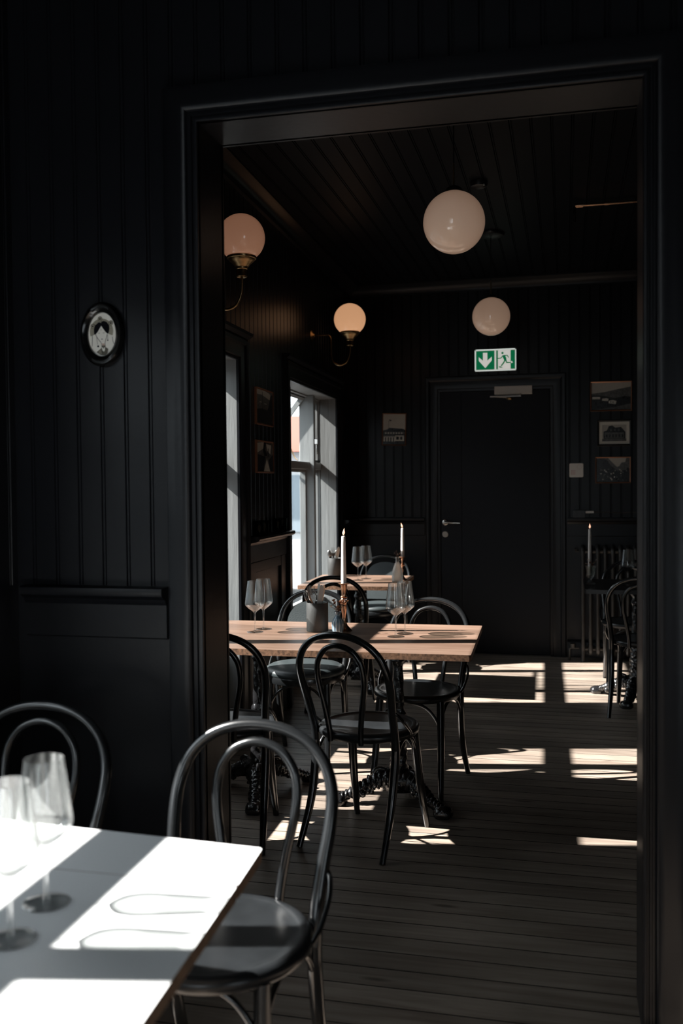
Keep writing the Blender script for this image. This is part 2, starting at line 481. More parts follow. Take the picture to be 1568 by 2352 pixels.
# lining of the doorway
mb = MB()
mb.box(OX0 - 0.02, OX0, PY0 - 0.012, PY1 + 0.012, 0, OZ)
mb.box(OX1, OX1 + 0.02, PY0 - 0.012, PY1 + 0.012, 0, OZ)
mb.box(OX0 - 0.02, OX1 + 0.02, PY0 - 0.012, PY1 + 0.012, OZ, OZ + 0.02)
struct(mb.build('trim_doorway_lining', WALL, bevel=0.002))
mb = MB(); cas(mb, OX0, OX1, OZ, CASP, ff)
struct(mb.build('trim_doorway_casing_front', WALL))
mb = MB(); cas(mb, OX0, OX1, OZ, CASP, fb)
struct(mb.build('trim_doorway_casing_back', WALL))
mb = MB(); moulding(mb, LX + 0.045, OX0 - 0.112, RAILP, ff)
struct(mb.build('trim_chair_rail_partition', WALL))
mb = MB(); moulding(mb, OX1 + 0.112, RX, RAILP, ff)
struct(mb.build('trim_chair_rail_partition', WALL))
BASEP = [(-0.002, 0), (0.018, 0), (0.018, 0.12), (0.012, 0.135), (0.004, 0.145), (-0.002, 0.145)]
mb = MB(); moulding(mb, LX, OX0 - 0.106, BASEP, ff); moulding(mb, OX1 + 0.106, RX, BASEP, ff)
struct(mb.build('baseboard_partition', WALL))

# far wall with the door --------------------------------------------------
DX0, DX1, DZ = -1.020, -0.120, 2.195
fw = lambda u, d, z: (u, FARY - d, z)
mb = MB()
bead(mb, -1.80, DX0, RAIL, CEIL + 0.05, fw, 0.08)
bead(mb, DX0, DX1, DZ, CEIL + 0.05, fw, 0.08)
bead(mb, DX1, RX, RAIL, CEIL + 0.05, fw, 0.08)
for a, b in ((-1.85, DX0), (DX1, RX)):
    mb.add([fw(a, 0, 0), fw(b, 0, 0), fw(b, 0, RAIL), fw(a, 0, RAIL)], [(0, 1, 2, 3)])
mb.box(-2.0, DX0, FARY + 0.01, FARY + 0.15, 0, CEIL + 0.1)
mb.box(DX1, RX + 0.1, FARY + 0.01, FARY + 0.15, 0, CEIL + 0.1)
mb.box(DX0, DX1, FARY + 0.01, FARY + 0.15, DZ, CEIL + 0.1)
mb.box(DX0, DX1, FARY + 0.10, FARY + 0.15, 0, DZ)
struct(mb.build('wall_far', WALL, fix=False))
DCAS = [(0.0, -0.05), (0.0, 0.006), (0.012, 0.010), (0.020, 0.010), (0.022, 0.016), (0.034, 0.020), (0.060, 0.022), (0.080, 0.022), (0.086, 0.030), (0.100, 0.036), (0.118, 0.036), (0.124, 0.026), (0.128, -0.002)]
mb = MB(); cas(mb, DX0, DX1, DZ, DCAS, fw)
struct(mb.build('trim_far_door_casing', WALL))
for a, b in ((-1.80, DX0 - 0.135), (DX1 + 0.135, RX)):
    mb = MB(); moulding(mb, a, b, RAILP, fw); struct(mb.build('trim_chair_rail_far', WALL))
    mb = MB(); moulding(mb, a, b, BASEP, fw); struct(mb.build('baseboard_far', WALL))
CORN = [(-0.002, CEIL + 0.0), (0.085, CEIL + 0.0), (0.085, CEIL - 0.012), (0.072, CEIL - 0.022), (0.050, CEIL - 0.034), (0.030, CEIL - 0.056), (0.020, CEIL - 0.074), (0.020, CEIL - 0.086), (-0.002, CEIL - 0.090)]
mb = MB(); moulding(mb, -1.80, RX, CORN, fw); struct(mb.build('trim_cornice_far', WALL))

door = bpy.data.objects.new('door_1', None); COL.objects.link(door); door.location = (DX0, FARY, 0); struct(door)
def dm(): return MB()
mb = MB()
mb.box(0.004, 0.176, -0.004, 0.04, 0.006, DZ - 0.004); mb.box(0.179, 0.896, -0.004, 0.04, 0.006, DZ - 0.004)
mb.box(0.17, 0.19, 0.0, 0.04, 0.006, DZ - 0.004)
mb.build('door_leaf', DOORP, door, bevel=0.0015)
mb = MB()   # rosette + lever
def lathe_y(mb, prof, seg, c, mi=None):
    t = MB(); t.lathe(prof, seg, (0, 0, 0)); mb.add([(c[0] + x, c[1] - z, c[2] + y) for x, y, z in t.v], t.f, mi)
lathe_y(mb, [(0.026, 0), (0.026, 0.006), (0.022, 0.009), (0.011, 0.010), (0.010, 0.045), (0.0, 0.047)], 24, (0.037, -0.004, 1.103))
mb.tube(spline([(0.037, -0.046, 1.103), (0.060, -0.050, 1.104), (0.10, -0.052, 1.101), (0.165, -0.050, 1.098)], 5), [0.0105] * 12 + [0.009] * 4, 10)
mb.build('door_handle', STEEL, door)
mb = MB()
lathe_y(mb, [(0.026, 0), (0.026, 0.006), (0.022, 0.009), (0.009, 0.009), (0.008, 0.013), (0.0, 0.013)], 24, (0.037, -0.004, 1.003))
mb.box(0.036, 0.038, -0.019, -0.016, 0.990, 1.004)
mb.build('door_lock', BRSTEEL, door)
cl = thing('door_closer', 'grey box-shaped door closer with folding arm at the top of the far door', 'door closer', (-0.566, FARY - 0.004, 2.156))
mb = MB(); mb.box(0, 0.304, -0.05, 0.0, 0.0, 0.067); mb.build('housing', GREYCASE, cl, bevel=0.003)
mb = MB(); mb.box(-0.035, 0.215, -0.054, -0.040, -0.022, -0.012); mb.tube([(-0.03, -0.047, -0.015), (0.13, -0.075, -0.030)], 0.005, 8)
mb.tube([(0.20, -0.047, -0.020), (0.215, -0.047, 0.002)], 0.006, 8)
mb.build('arm', BRSTEEL, cl)
mb = MB(); mb.lathe([(0.0, -0.012), (0.022, -0.012), (0.028, -0.004), (0.028, 0.004), (0, 0.006)], 16, (0.125, -0.072, -0.036)); mb.build('pivot', BRASS, cl)

# ceiling ----------------------------------------------------------------
mb = MB()
def cfn(u, d, z): return (u, z, CEIL - d)     # z runs along Y here
bead(mb, -1.95, RX + 0.05, PY1, FARY + 0.05, cfn, 0.095, 0.006)
bead(mb, -1.95, RX + 0.05, -2.4, PY0, lambda u, d, z: (u, z, 3.19 - d), 0.095, 0.006)
mb.box(-2.0, RX + 0.1, -2.5, FARY + 0.1, 3.2, 3.3)
struct(mb.build('ceiling', CEILM, fix=False))

# window wall, in its own frame: x = depth (room side +), y = along, z up ----
def wall_frame(o, c):
    o.location = (c * cos(TH), c * sin(TH), 0); o.rotation_euler = (0, 0, TH); return o
def fl_(u, d, z): return (d, u, z)
W2 = (5.93, 7.35); W1 = (3.46, 4.88); W0 = (0.68, 2.10); W3 = (-1.77, -0.35)
WZ = 2.105                       # head of the reveals
def left_wall(name, c, w0, w1, wins):
    mb = MB()
    cuts = [w0] + [e for w in wins for e in w] + [w1]
    for i in range(0, len(cuts), 2):
        a, b = cuts[i], cuts[i + 1]
        bead(mb, a, b, RAIL, 3.2, fl_, 0.08)
        mb.add([fl_(a, 0, 0), fl_(b, 0, 0), fl_(b, 0, RAIL), fl_(a, 0, RAIL)], [(0, 1, 2, 3)])
        mb.box(-0.26, -0.012, a + (0.052 if i else 0), b - (0.052 if i < len(cuts) - 2 else 0), -0.05, 3.3)
    for a, b in wins:
        bead(mb, a, b, WZ + 0.012, 3.2, fl_, 0.08)
        mb.box(-0.26, -0.012, a - 0.02, b + 0.02, WZ + 0.012, 3.3)
        mb.box(-0.26, -0.13, a - 0.02, b + 0.02, -0.05, 0.47)
    return struct(wall_frame(mb.build(name, WALL, fix=False), c))
left_wall('wall_left', WC, 2.62, 8.25, [W1, W2])
left_wall('wall_left_front_room', WC0, -2.5, 2.60, [W3, W0])
for a, b in ((4.88 + 0.15, 5.93 - 0.13), (7.48, 7.93)):
    mb = MB(); moulding(mb, a, b, RAILP + [], fl_)
    t = mb.v
    mb.v = [(x * 1.5 if x > 0.03 else x, y, z) for x, y, z in mb.v]
    struct(wall_frame(mb.build('trim_chair_rail_left', WALL), WC))
mb = MB()   # panelled wainscot of the pier between the windows
for a, b in ((5.05, 5.78),):
    mb.box(0.0, 0.014, a, a + 0.10, 0.0, 0.99); mb.box(0.0, 0.014, b - 0.10, b, 0.0, 0.99); mb.box(0.0, 0.014, a, b, 0.0, 0.17)
    mb.box(0.0, 0.012, a + 0.10, b - 0.10, 0.93, 0.99)
struct(wall_frame(mb.build('trim_wainscot_left', WALL, bevel=0.003), WC))
mb = MB(); moulding(mb, 7.93 - 5.2, 8.0, CORN, fl_); struct(wall_frame(mb.build('trim_cornice_left', WALL), WC))

WCAS = [(0.0, -0.002), (0.0, 0.012), (0.008, 0.016), (0.014, 0.012), (0.020, 0.020), (0.060, 0.022), (0.085, 0.022), (0.092, 0.030), (0.110, 0.034), (0.122, 0.026), (0.124, -0.002)]
wincount = [0]
def window(c, win, zt0=1.545, zt1=1.600, open_mid=False):
    wincount[0] += 1
    a, b = win; mid = (a + b) / 2
    e = bpy.data.objects.new('window_%d' % wincount[0], None); COL.objects.link(e); wall_frame(e, c); struct(e)
    # reveal boards, floor to head
    for nm, s in (('reveal', a), ('reveal', b)):
        q = MB()
        if s == a:
            q.box(-0.125, 0.0, s - 0.012, s, 0.0, WZ); q.box(-0.26, -0.21, s - 0.012, s, 0.47, WZ)
        else:
            q.box(-0.125, -0.061, s, s + 0.012, 0.0, WZ); q.box(-0.060, 0.0, s, s + 0.012, 0.0, WZ); q.box(-0.26, -0.21, s, s + 0.012, 0.47, WZ)
        q.build('reveal', REVEAL, e, bevel=0.0008)
    q = MB(); q.box(-0.26, 0.0, a, b, WZ, WZ + 0.012); q.build('reveal_head', REVEAL, e)
    q = MB(); q.box(-0.13, -0.118, a, b, 0.0, 0.50); q.box(-0.118, -0.108, a, a + 0.09, 0, 0.48); q.box(-0.118, -0.108, b - 0.09, b, 0, 0.48); q.build('apron_panel', REVEAL, e, bevel=0.002)
    q = MB(); q.box(-0.20, -0.10, a, b, 0.50, 0.535); q.build('sill', REVEAL, e, bevel=0.004)
    q = MB()
    q.box(-0.21, -0.13, a - 0.05, a - 0.001, 0.535, WZ); q.box(-0.21, -0.13, b + 0.001, b + 0.05, 0.535, WZ); q.box(-0.20, -0.13, a, b, WZ - 0.012, WZ)
    q.build('window_frame', REVEAL, e, bevel=0.003)
    posts = (mid - 0.35, mid + 0.35)
    q = MB()
    for p in posts: q.box(-0.20, -0.085, p - 0.024, p + 0.024, 0.535, WZ)
    q.build('post', REVEAL, e, bevel=0.004)
    q = MB(); q.box(-0.20, -0.12, a, b, zt0, zt1); q.build('transom', REVEAL, e, bevel=0.004)
    # casements
    xs = [a - 0.018] + [posts[0] - 0.024, posts[0] + 0.024, posts[1] - 0.024, posts[1] + 0.024] + [b + 0.018]
    for i in range(3):
        u0, u1 = xs[2 * i], xs[2 * i + 1]
        for (z0, z1) in ((0.535, zt0), (zt1, WZ - 0.010)):
            top = z1 > 1.9
            s = 0.022
            q = MB(); g = MB()
            if open_mid and i == 1 and top:
                ang = radians(38)
                hz = z1
                def fn(x, y, z, ang=ang, hz=hz):
                    dz = z - hz; dx = x + 0.17
                    return (-0.17 + dx * cos(ang) + dz * sin(ang), y, hz + dz * cos(ang) - dx * sin(ang))
            else:
                fn = lambda x, y, z: (x, y, z)
            q.box(-0.185, -0.150, u0, u0 + s, z0, z1, fn=fn); q.box(-0.185, -0.150, u1 - s, u1, z0, z1, fn=fn)
            q.box(-0.185, -0.150, u0 + s, u1 - s, z0, z0 + s, fn=fn); q.box(-0.185, -0.150, u0 + s, u1 - s, z1 - s, z1, fn=fn)
            so = q.build('sash', REVEAL, e)
            g.add([fn(-0.167, u0 + s, z0 + s), fn(-0.167, u1 - s, z0 + s), fn(-0.167, u1 - s, z1 - s), fn(-0.167, u0 + s, z1 - s)], [(0, 1, 2, 3)])
            g.build('pane', PANE, so)
            if open_mid and i == 1 and top:
                h = MB(); h.tube(spline([(-0.16, u1 - 0.20, z0 + 0.01), (-0.20, u1 - 0.15, z0 + 0.04), (-0.26, u1 - 0.12, z0 + 0.16), (-0.30, u1 - 0.12, z0 + 0.20)], 5), 0.004, 6)
                h.build('stay_hook', BRASS, so)
    q = MB(); q.box(-0.085, -0.060, posts[1] - 0.012, posts[1] + 0.006, 1.735, 1.775); q.tube([(-0.070, posts[1], 1.735), (-0.066, posts[1], 1.66)], 0.006, 8)
    q.build('window_handle', STEEL, e, bevel=0.002)
    q = MB(); cas(q, a, b, WZ, WCAS, lambda u, d, z: (d, u, z)); q.build('window_casing', WALL, e)
    q = MB(); moulding(q, a - 0.14, b + 0.14, [(0, WZ + 0.124), (0.030, WZ + 0.124), (0.050, WZ + 0.140), (0.055, WZ + 0.155), (0.0, WZ + 0.160)], fl_); q.build('window_hood', WALL, e)
    return e
window(WC, W2, open_mid=True)
window(WC, W1)
window(WC0, W0, 1.500, 1.555)
window(WC0, W3)  # unseen extra window, added to let more daylight into the front room
def added_back_windows():  # unseen windows behind the camera, added to bring in frontal daylight
    e = bpy.data.objects.new('window_5', None); COL.objects.link(e); e.location = (0, -2.4, 0); struct(e)
    q = MB()
    for x0, x1 in ((-1.35, -0.25), (2.3, 3.45)):
        xm = (x0 + x1) / 2
        for x in (x0, xm, x1): q.box(x - 0.03, x + 0.03, -0.08, -0.02, 0.5, 2.3)
        for z in (0.5, 1.6, 2.3): q.box(x0 - 0.03, x1 + 0.03, -0.08, -0.02, z - 0.03, z + 0.03)
        g = MB(); g.add([(x0, -0.05, 0.5), (x1, -0.05, 0.5), (x1, -0.05, 2.3), (x0, -0.05, 2.3)], [(0, 1, 2, 3)]); g.build('pane', PANE, e)
    q.build('window_frame', REVEAL, e)
added_back_windows()

# remaining walls of both rooms
mb = MB(); mb.box(RX, RX + 0.1, -2.4, FARY + 0.1, 0, 3.3); struct(mb.build('wall_right', WALL))
mb = MB(); mb.box(-1.75, -1.35, -2.5, -2.4, 0, 3.3); mb.box(-0.25, 2.3, -2.5, -2.4, 0, 3.3); mb.box(3.45, RX + 0.1, -2.5, -2.4, 0, 3.3)
for x0, x1 in ((-1.35, -0.25), (2.3, 3.45)): mb.box(x0, x1, -2.5, -2.4, 0, 0.5); mb.box(x0, x1, -2.5, -2.4, 2.3, 3.3)
struct(mb.build('wall_back', WALL))

# ---------------------------------------------------------------- outdoors
mb = MB(); mb.box(-60, -1.9, -40, 80, -0.45, -0.40); struct(mb.build('ground_street', STREET))
bld = thing('added_terrace', 'row of grey rendered houses added across the street to block low sky', 'building', (-7.5, -14.0, -0.4))  # house row added outside to keep low sky off the window wall
mb = MB(); mb.box(-6.0, 0.0, 0.0, 29.0, 0.0, 3.6); mb.build('wall', FACGREY, bld)
for k in range(12):
    for z0 in (0.9,):
        mb = MB(); mb.box(-0.02, 0.03, 0.8 + k * 2.35, 1.9 + k * 2.35, z0, z0 + 1.4); mb.build('window', FACWIN, bld)
bld = thing('house', 'low pale rendered house with an orange roof seen through the middle window', 'house', (-2.4, 16.0, -0.4))
mb = MB(); mb.box(-6.0, 1.6, 0.0, 7.0, 0.0, 2.42); mb.build('wall', FACADE, bld)
for u0, u1, z0, z1 in ((-0.35, 0.12, 1.70, 1.86), (-0.35, 0.10, 1.28, 1.50), (-0.5, 0.13, 0.0, 1.12), (-2.6, -1.6, 1.0, 2.0), (-4.6, -3.6, 1.0, 2.0)):
    mb = MB(); mb.box(u0, u1, -0.03, 0.02, z0, z1); mb.build('window', FACWIN, bld)
mb = MB()
vs = [(-6.3, -0.3, 2.40), (1.9, -0.3, 2.40), (1.9, 7.3, 2.40), (-6.3, 7.3, 2.40), (-5.2, 3.5, 3.3), (1.0, 3.5, 3.3)]
mb.add(vs, [(0, 1, 5, 4), (1, 2, 5), (2, 3, 4, 5), (3, 0, 4), (3, 2, 1, 0)]); mb.build('roof', ORANGE, bld)

# ================================================================ CHAIRS
def chair_proto(kind):
    """local: seat centre over the origin, front = +y"""
    t = thing('bentwood_chair' if kind != 'soft' else 'upholstered_bentwood_chair', 'x', 'chair')
    SR = 0.203
    if kind == 'soft':
        mb = MB(); mb.lathe([(0, 0.425), (SR - 0.02, 0.425), (SR, 0.430), (SR + 0.004, 0.445), (SR, 0.462), (0, 0.462)], 48); mb.build('seat_ring', CHAIR, t, sharp=50)
        mb = MB(); mb.lathe([(SR - 0.03, 0.455), (SR - 0.004, 0.459), (SR + 0.004, 0.472), (SR, 0.488), (SR - 0.02, 0.500), (SR - 0.07, 0.508), (0.06, 0.512), (0, 0.512)], 48); mb.build('cushion', LEATHER, t, sharp=60)
    else:
        mb = MB(); mb.lathe([(0.0, 0.424), (SR - 0.03, 0.424), (SR - 0.008, 0.427), (SR, 0.436), (SR + 0.003, 0.446), (SR, 0.456), (SR - 0.008, 0.462), (SR - 0.020, 0.463),
                   (SR - 0.026, 0.4605), (SR - 0.030, 0.459), (SR - 0.05, 0.4585), (0.08, 0.457), (0.0, 0.4565)], 56)
        mb.build('seat', SEAT, t, sharp=40)
    # outer hoop above the seat
    half = [(0.180, -0.118, 0.400), (0.181, -0.130, 0.470), (0.187, -0.160, 0.560), (0.196, -0.192, 0.650), (0.1935, -0.216, 0.715), (0.172, -0.232, 0.774), (0.128, -0.243, 0.819), (0.068, -0.249, 0.845), (0, -0.251, 0.853)]
    full = [(-x, y, z) for x, y, z in half] + half[-2::-1]
    pts = spline(full, 7)
    n = len(pts); rad = lerp_list([0.0165, 0.0165, 0.0155, 0.0145, 0.0135, 0.0135, 0.0135, 0.0145, 0.0155, 0.0165, 0.0165], n)
    mb = MB(); mb.tube(pts, rad, 14); mb.build('back_hoop', CHAIR, t, sharp=60)
    # inner loop
    if kind == 'soft':
        hf = [(0.135, -0.152, 0.520), (0.140, -0.170, 0.590), (0.150, -0.192, 0.660), (0.143, -0.212, 0.725), (0.108, -0.226, 0.775), (0.055, -0.233, 0.799), (0, -0.235, 0.806)]
        pts = spline([(-x, y, z) for x, y, z in hf] + hf[-2::-1], 6)
        mb = MB(); n = len(pts)
        vs = []
        for p in pts: vs += [(p.x, p.y - 0.008, p.z), (p.x, p.y + 0.010, p.z)]
        m = n
        for i in range(n // 2):
            a, b, c, d = i, i + 1, n - 2 - i, n - 1 - i
            if b <= c:
                if b == c:
                    mb.add([vs[2 * a], vs[2 * b], vs[2 * d]], [(0, 1, 2)]); mb.add([vs[2 * a + 1], vs[2 * d + 1], vs[2 * b + 1]], [(0, 1, 2)])
                else:
                    mb.add([vs[2 * a], vs[2 * b], vs[2 * c], vs[2 * d]], [(0, 1, 2, 3)]); mb.add([vs[2 * a + 1], vs[2 * d + 1], vs[2 * c + 1], vs[2 * b + 1]], [(0, 1, 2, 3)])
        for i in range(n):
            j = (i + 1) % n
            mb.add([vs[2 * i], vs[2 * j], vs[2 * j + 1], vs[2 * i + 1]], [(0, 1, 2, 3)])
        mb.build('back_panel', LEATHER, t, weld=True, sharp=50)
        mb = MB(); mb.tube([(-0.175, -0.158, 0.553), (-0.09, -0.175, 0.545), (0, -0.181, 0.542), (0.09, -0.175, 0.545), (0.175, -0.158, 0.553)], 0.011, 10); mb.build('back_rail', CHAIR, t, sharp=60)
    else:
        hf = [(0.068, -0.192, 0.425), (0.070, -0.197, 0.475), (0.082, -0.208, 0.560), (0.099, -0.222, 0.650), (0.102, -0.231, 0.700), (0.094, -0.238, 0.747), (0.068, -0.243, 0.786), (0.036, -0.246, 0.805), (0, -0.247, 0.812)]
        pts = spline([(-x, y, z) for x, y, z in hf] + hf[-2::-1], 7)
        mb = MB(); mb.tube(pts, 0.0115, 12); mb.build('inner_hoop', CHAIR, t, sharp=60)
    # legs
    for s in (-1, 1):
        pts = spline([(s * 0.146, 0.118, 0.432), (s * 0.150, 0.130, 0.33), (s * 0.157, 0.155, 0.18), (s * 0.166, 0.197, 0.0)], 6)
        mb = MB(); mb.tube(pts, lerp_list([0.0175, 0.0185, 0.0165, 0.0125], len(pts)), 14); mb.build('leg', CHAIR, t, sharp=60)
    for s in (-1, 1):
        pts = spline([(s * 0.180, -0.118, 0.403), (s * 0.179, -0.124, 0.33), (s * 0.178, -0.162, 0.17), (s * 0.184, -0.246, 0.0)], 6)
        mb = MB(); mb.tube(pts, lerp_list([0.0165, 0.0175, 0.0160, 0.0120], len(pts)), 14); mb.build('leg', CHAIR, t, sharp=60)
    # bent braces from the legs up to the seat frame
    P = {'fl': (-0.150, 0.135, 0.29), 'fr': (0.150, 0.135, 0.29), 'rl': (-0.179, -0.128, 0.29), 'rr': (0.179, -0.128, 0.29)}
    for a, b in (('fl', 'fr'), ('fl', 'rl'), ('fr', 'rr')):
        A = Vector(P[a]); B = Vector(P[b])
        q = [A, A.lerp(B, 0.06) + Vector((0, 0, 0.055)), A.lerp(B, 0.2) + Vector((0, 0, 0.105)), A.lerp(B, 0.38) + Vector((0, 0, 0.126)), A.lerp(B, 0.62) + Vector((0, 0, 0.126)),
             A.lerp(B, 0.8) + Vector((0, 0, 0.105)), A.lerp(B, 0.94) + Vector((0, 0, 0.055)), B]
        mb = MB(); mb.tube(spline(q, 5), 0.0075, 8); mb.build('brace', CHAIR, t, sharp=60)
    # hip braces between hoop and seat
    for s in (-1, 1):
        q = [(s * 0.188, -0.162, 0.560), (s * 0.206, -0.150, 0.545), (s * 0.215, -0.115, 0.510), (s * 0.212, -0.060, 0.470), (s * 0.203, -0.030, 0.448)]
        mb = MB(); mb.tube(spline(q, 5), 0.0065, 8); mb.build('hip_brace', CHAIR, t, sharp=60)
    return t
CH = chair_proto('plain'); cu = []
CS = chair_proto('soft'); su = []
GCH = 'black bentwood chairs with double hoop backs'
GSF = 'bentwood chairs with padded seats'
D = radians
place(CH, cu, (-0.733, 1.905, 0), D(177), 'black bentwood chair in the foreground at the right end of the white table')
place(CH, cu, (-1.337, 1.985, 0), D(182), 'black bentwood chair at lower left, behind the wine glasses of the white table')
place(CH, cu, (-0.778, 3.735, 0), D(-16.5), 'black bentwood chair with its back to us, in front of the long wooden table')
place(CH, cu, (-1.358, 3.660, 0), D(8), 'black bentwood chair half hidden by the doorway, left front of the long wooden table')
place(CH, cu, (-0.685, 4.420, 0), D(172), 'black bentwood chair facing us at the right rear of the long wooden table')
place(CH, cu, (-1.400, 5.920, 0), D(0), 'black bentwood chair between the two wooden tables, its back to us')
place(CH, cu, (0.470, 6.115, 0), D(-8), 'black bentwood chair in front of the small black table at right')
place(CH, cu, (0.452, 6.865, 0), D(178), 'black bentwood chair behind the small black table, beside the radiator')
place(CS, su, (-1.310, 4.680, 0), D(180), 'bentwood chair with thick padded seat behind the long wooden table, by the window')
place(CS, su, (-1.400, 7.190, 0), D(180), 'bentwood chair with solid padded back at the far side of the rear wooden table')

# ================================================================ TABLES
def base_parts(parent, cx, cy, top, angs, R=0.28, seed=1):
    rnd = random.Random(seed)
    def lump(i, a): return 1 + 0.16 * sin(a * 4 + i * 1.3) * cos(i * 0.9)
    mb = MB()
    prof = [(0.0, 0.05), (0.055, 0.05), (0.064, 0.075), (0.060, 0.105), (0.048, 0.125), (0.044, 0.140), (0.040, 0.165), (0.037, 0.20), (0.034, 0.30), (0.029, 0.38), (0.034, 0.392), (0.034, 0.405),
            (0.026, 0.415), (0.023, 0.52), (0.021, 0.62), (0.028, 0.632), (0.028, 0.645), (0.021, 0.655), (0.021, top - 0.05), (0.034, top - 0.035), (0.042, top - 0.012), (0.042, top - 0.006)]
    pr = []
    for (r1, z1), (r2, z2) in zip(prof, prof[1:]):
        k = max(1, int((z2 - z1) / 0.008))
        for i in range(k): pr.append((r1 + (r2 - r1) * i / k, z1 + (z2 - z1) * i / k))
    pr.append(prof[-1])
    mb.lathe(pr, 36, (cx, cy, 0), rfn=lambda a, z: 1 + (0.13 * sin(3 * a + z * 60) * cos(z * 140) if z < 0.38 else 0.07 * sin(4 * a + z * 70)))
    mb.build('column', IRON, parent, sharp=50)
    mb = MB(); mb.box(cx - 0.16, cx + 0.16, cy - 0.025, cy + 0.025, top - 0.008, top); mb.box(cx - 0.025, cx + 0.025, cy - 0.16, cy + 0.16, top - 0.008, top)
    mb.build('mounting_cross', IRON, parent, bevel=0.002)
    for an in angs:
        a = radians(an); ux, uy = cos(a), sin(a)
        ctrl = [(0.02, 0.100), (0.06, 0.108), (0.105, 0.098), (0.15, 0.078), (0.195, 0.058), (0.235, 0.042), (R - 0.01, 0.032)]
        pts = spline([(cx + ux * r, cy + uy * r, z) for r, z in ctrl], 10)
        rad = lerp_list([0.040, 0.040, 0.035, 0.029, 0.025, 0.021, 0.020], len(pts))
        mb = MB(); mb.tube(pts, rad, 20, disp=lambda i, q: 1 + 0.16 * sin(i * 1.25 + 3.0 * abs(q - pi)) + 0.07 * sin(5 * q + i))
        # scroll ornament on top of the leg and acanthus lumps at the hub
        sc = [(cx + ux * (0.085 + 0.030 * cos(w) * (1 - w / 14)), cy + uy * (0.085 + 0.030 * cos(w) * (1 - w / 14)), 0.135 + 0.020 * sin(w) * (1 - w / 14)) for w in [x * 0.45 for x in range(20)]]
        mb.tube(sc, lerp_list([0.011, 0.006], len(sc)), 8)
        for k in range(7):
            rr = 0.05 + 0.024 * k; zz = 0.135 - 0.013 * k
            for sd in (-1, 1):
                t2 = MB(); rs = 0.012 + rnd.random() * 0.006
                t2.lathe([(0, -1), (0.7, -0.7), (1, 0), (0.7, 0.7), (0, 1)], 8)
                ox = -uy * sd * 0.020; oy = ux * sd * 0.020
                mb.add([(cx + ux * rr + ox + x * rs, cy + uy * rr + oy + y * rs, zz - 0.02 + z * rs * 1.2) for x, y, z in t2.v], t2.f)
        mb.add([], [])
        lg = mb.build('base_leg', IRON, parent, sharp=60)
        mb = MB()
        fx, fy = cx + ux * R, cy + uy * R
        mb.lathe([(0, 0.0), (0.030, 0.0), (0.037, 0.010), (0.036, 0.026), (0.028, 0.042), (0.012, 0.050), (0, 0.051)], 18, (fx, fy, 0), rfn=lambda q, z: 1 + 0.10 * sin(5 * q), xs=1.15)
        t2 = MB(); t2.lathe([(0, -1), (0.7, -0.7), (1, 0), (0.7, 0.7), (0, 1)], 10)
        for k in (-1, 0, 1):
            mb.add([(fx + ux * 0.018 - uy * k * 0.016 + x * 0.011, fy + uy * 0.018 + ux * k * 0.016 + y * 0.011, 0.030 + z * 0.012) for x, y, z in t2.v], t2.f)
        mb.build('foot', IRON, lg, sharp=60)
TT = 0.75
def rrect(x0, x1, y0, y1, r=0.015, n=4):
    pts = []
    for cx, cy, a0 in ((x1 - r, y1 - r, 0), (x0 + r, y1 - r, 90), (x0 + r, y0 + r, 180), (x1 - r, y0 + r, 270)):
        for k in range(n + 1):
            a = radians(a0 + 90 * k / n); pts.append((cx + r * cos(a), cy + r * sin(a)))
    return pts

t = thing('dining_table', 'long wooden table on two ornate black iron pedestals in the middle of the room', 'table', (-1.030, 4.110, 0), D(1.6), 'wooden topped tables')
mb = MB(); mb.prism(rrect(-0.655, 0.655, -0.395, 0.395, 0.008), TT - 0.026, TT, 0, 1); mb.build('tabletop', [TOP, EDGE], t, bevel=0.0015, sharp=30)
base_parts(t, -0.355, 0.05, TT - 0.026, (-78, 48, 152), seed=3)
base_parts(t, 0.300, 0.05, TT - 0.026, (-40, 84, 200), seed=4)
t = thing('dining_table', 'wooden table against the window wall at the back, half hidden behind the long one', 'table', (-1.425, 6.510, 0), D(1.4), 'wooden topped tables')
mb = MB(); mb.prism(rrect(-0.345, 0.345, -0.385, 0.385, 0.008), TT - 0.026, TT, 0, 1); mb.build('tabletop', [TOP, EDGE], t, bevel=0.0015, sharp=30)
base_parts(t, 0.0, 0.0, TT - 0.026, (-60, 60, 180), seed=5)
t = thing('bistro_table', 'small black-topped table in front of the radiator at the right edge', 'table', (0.465, 6.500, 0), D(0))
mb = MB(); mb.prism(rrect(-0.345, 0.345, -0.345, 0.345, 0.008), TT - 0.026, TT, 0); mb.build('tabletop', BLACKTOP, t, bevel=0.002, sharp=30)
base_parts(t, -0.02, -0.05, TT - 0.026, (-105, 10, 150), seed=6)
t = thing('white_table', 'white-topped table in the left foreground lit by strong sun stripes', 'table', (-1.05, 1.33, 0), 0)
mb = MB()
def tp(pts): return [(x + 1.05, y - 1.33) for x, y in pts]
def rnd_poly(pts, r=0.014, n=4):
    out = []
    m = len(pts)
    for i in range(m):
        p = Vector(pts[i]); a = (Vector(pts[i - 1]) - p).normalized(); b = (Vector(pts[(i + 1) % m]) - p).normalized()
        if (i in (0, 3)): out.append(tuple(p)) if False else None
        for k in range(n + 1):
            s = k / n
            q = (p + a * r) * (1 - s) ** 2 + p * 2 * s * (1 - s) + (p + b * r) * s ** 2
            out.append(tuple(q))
    return out
mb.prism(rnd_poly(tp([(-0.543, 1.5012), (-0.553, 1.669), (-1.50, 1.731), (-1.52, 1.5012)][::-1]), 0.008), TT - 0.024, TT, 0, 1)
mb.prism(rnd_poly(tp([(-0.515, 0.940), (-0.543, 1.4995), (-1.52, 1.4995), (-1.50, 0.940)]), 0.008), TT - 0.024, TT, 0, 1)
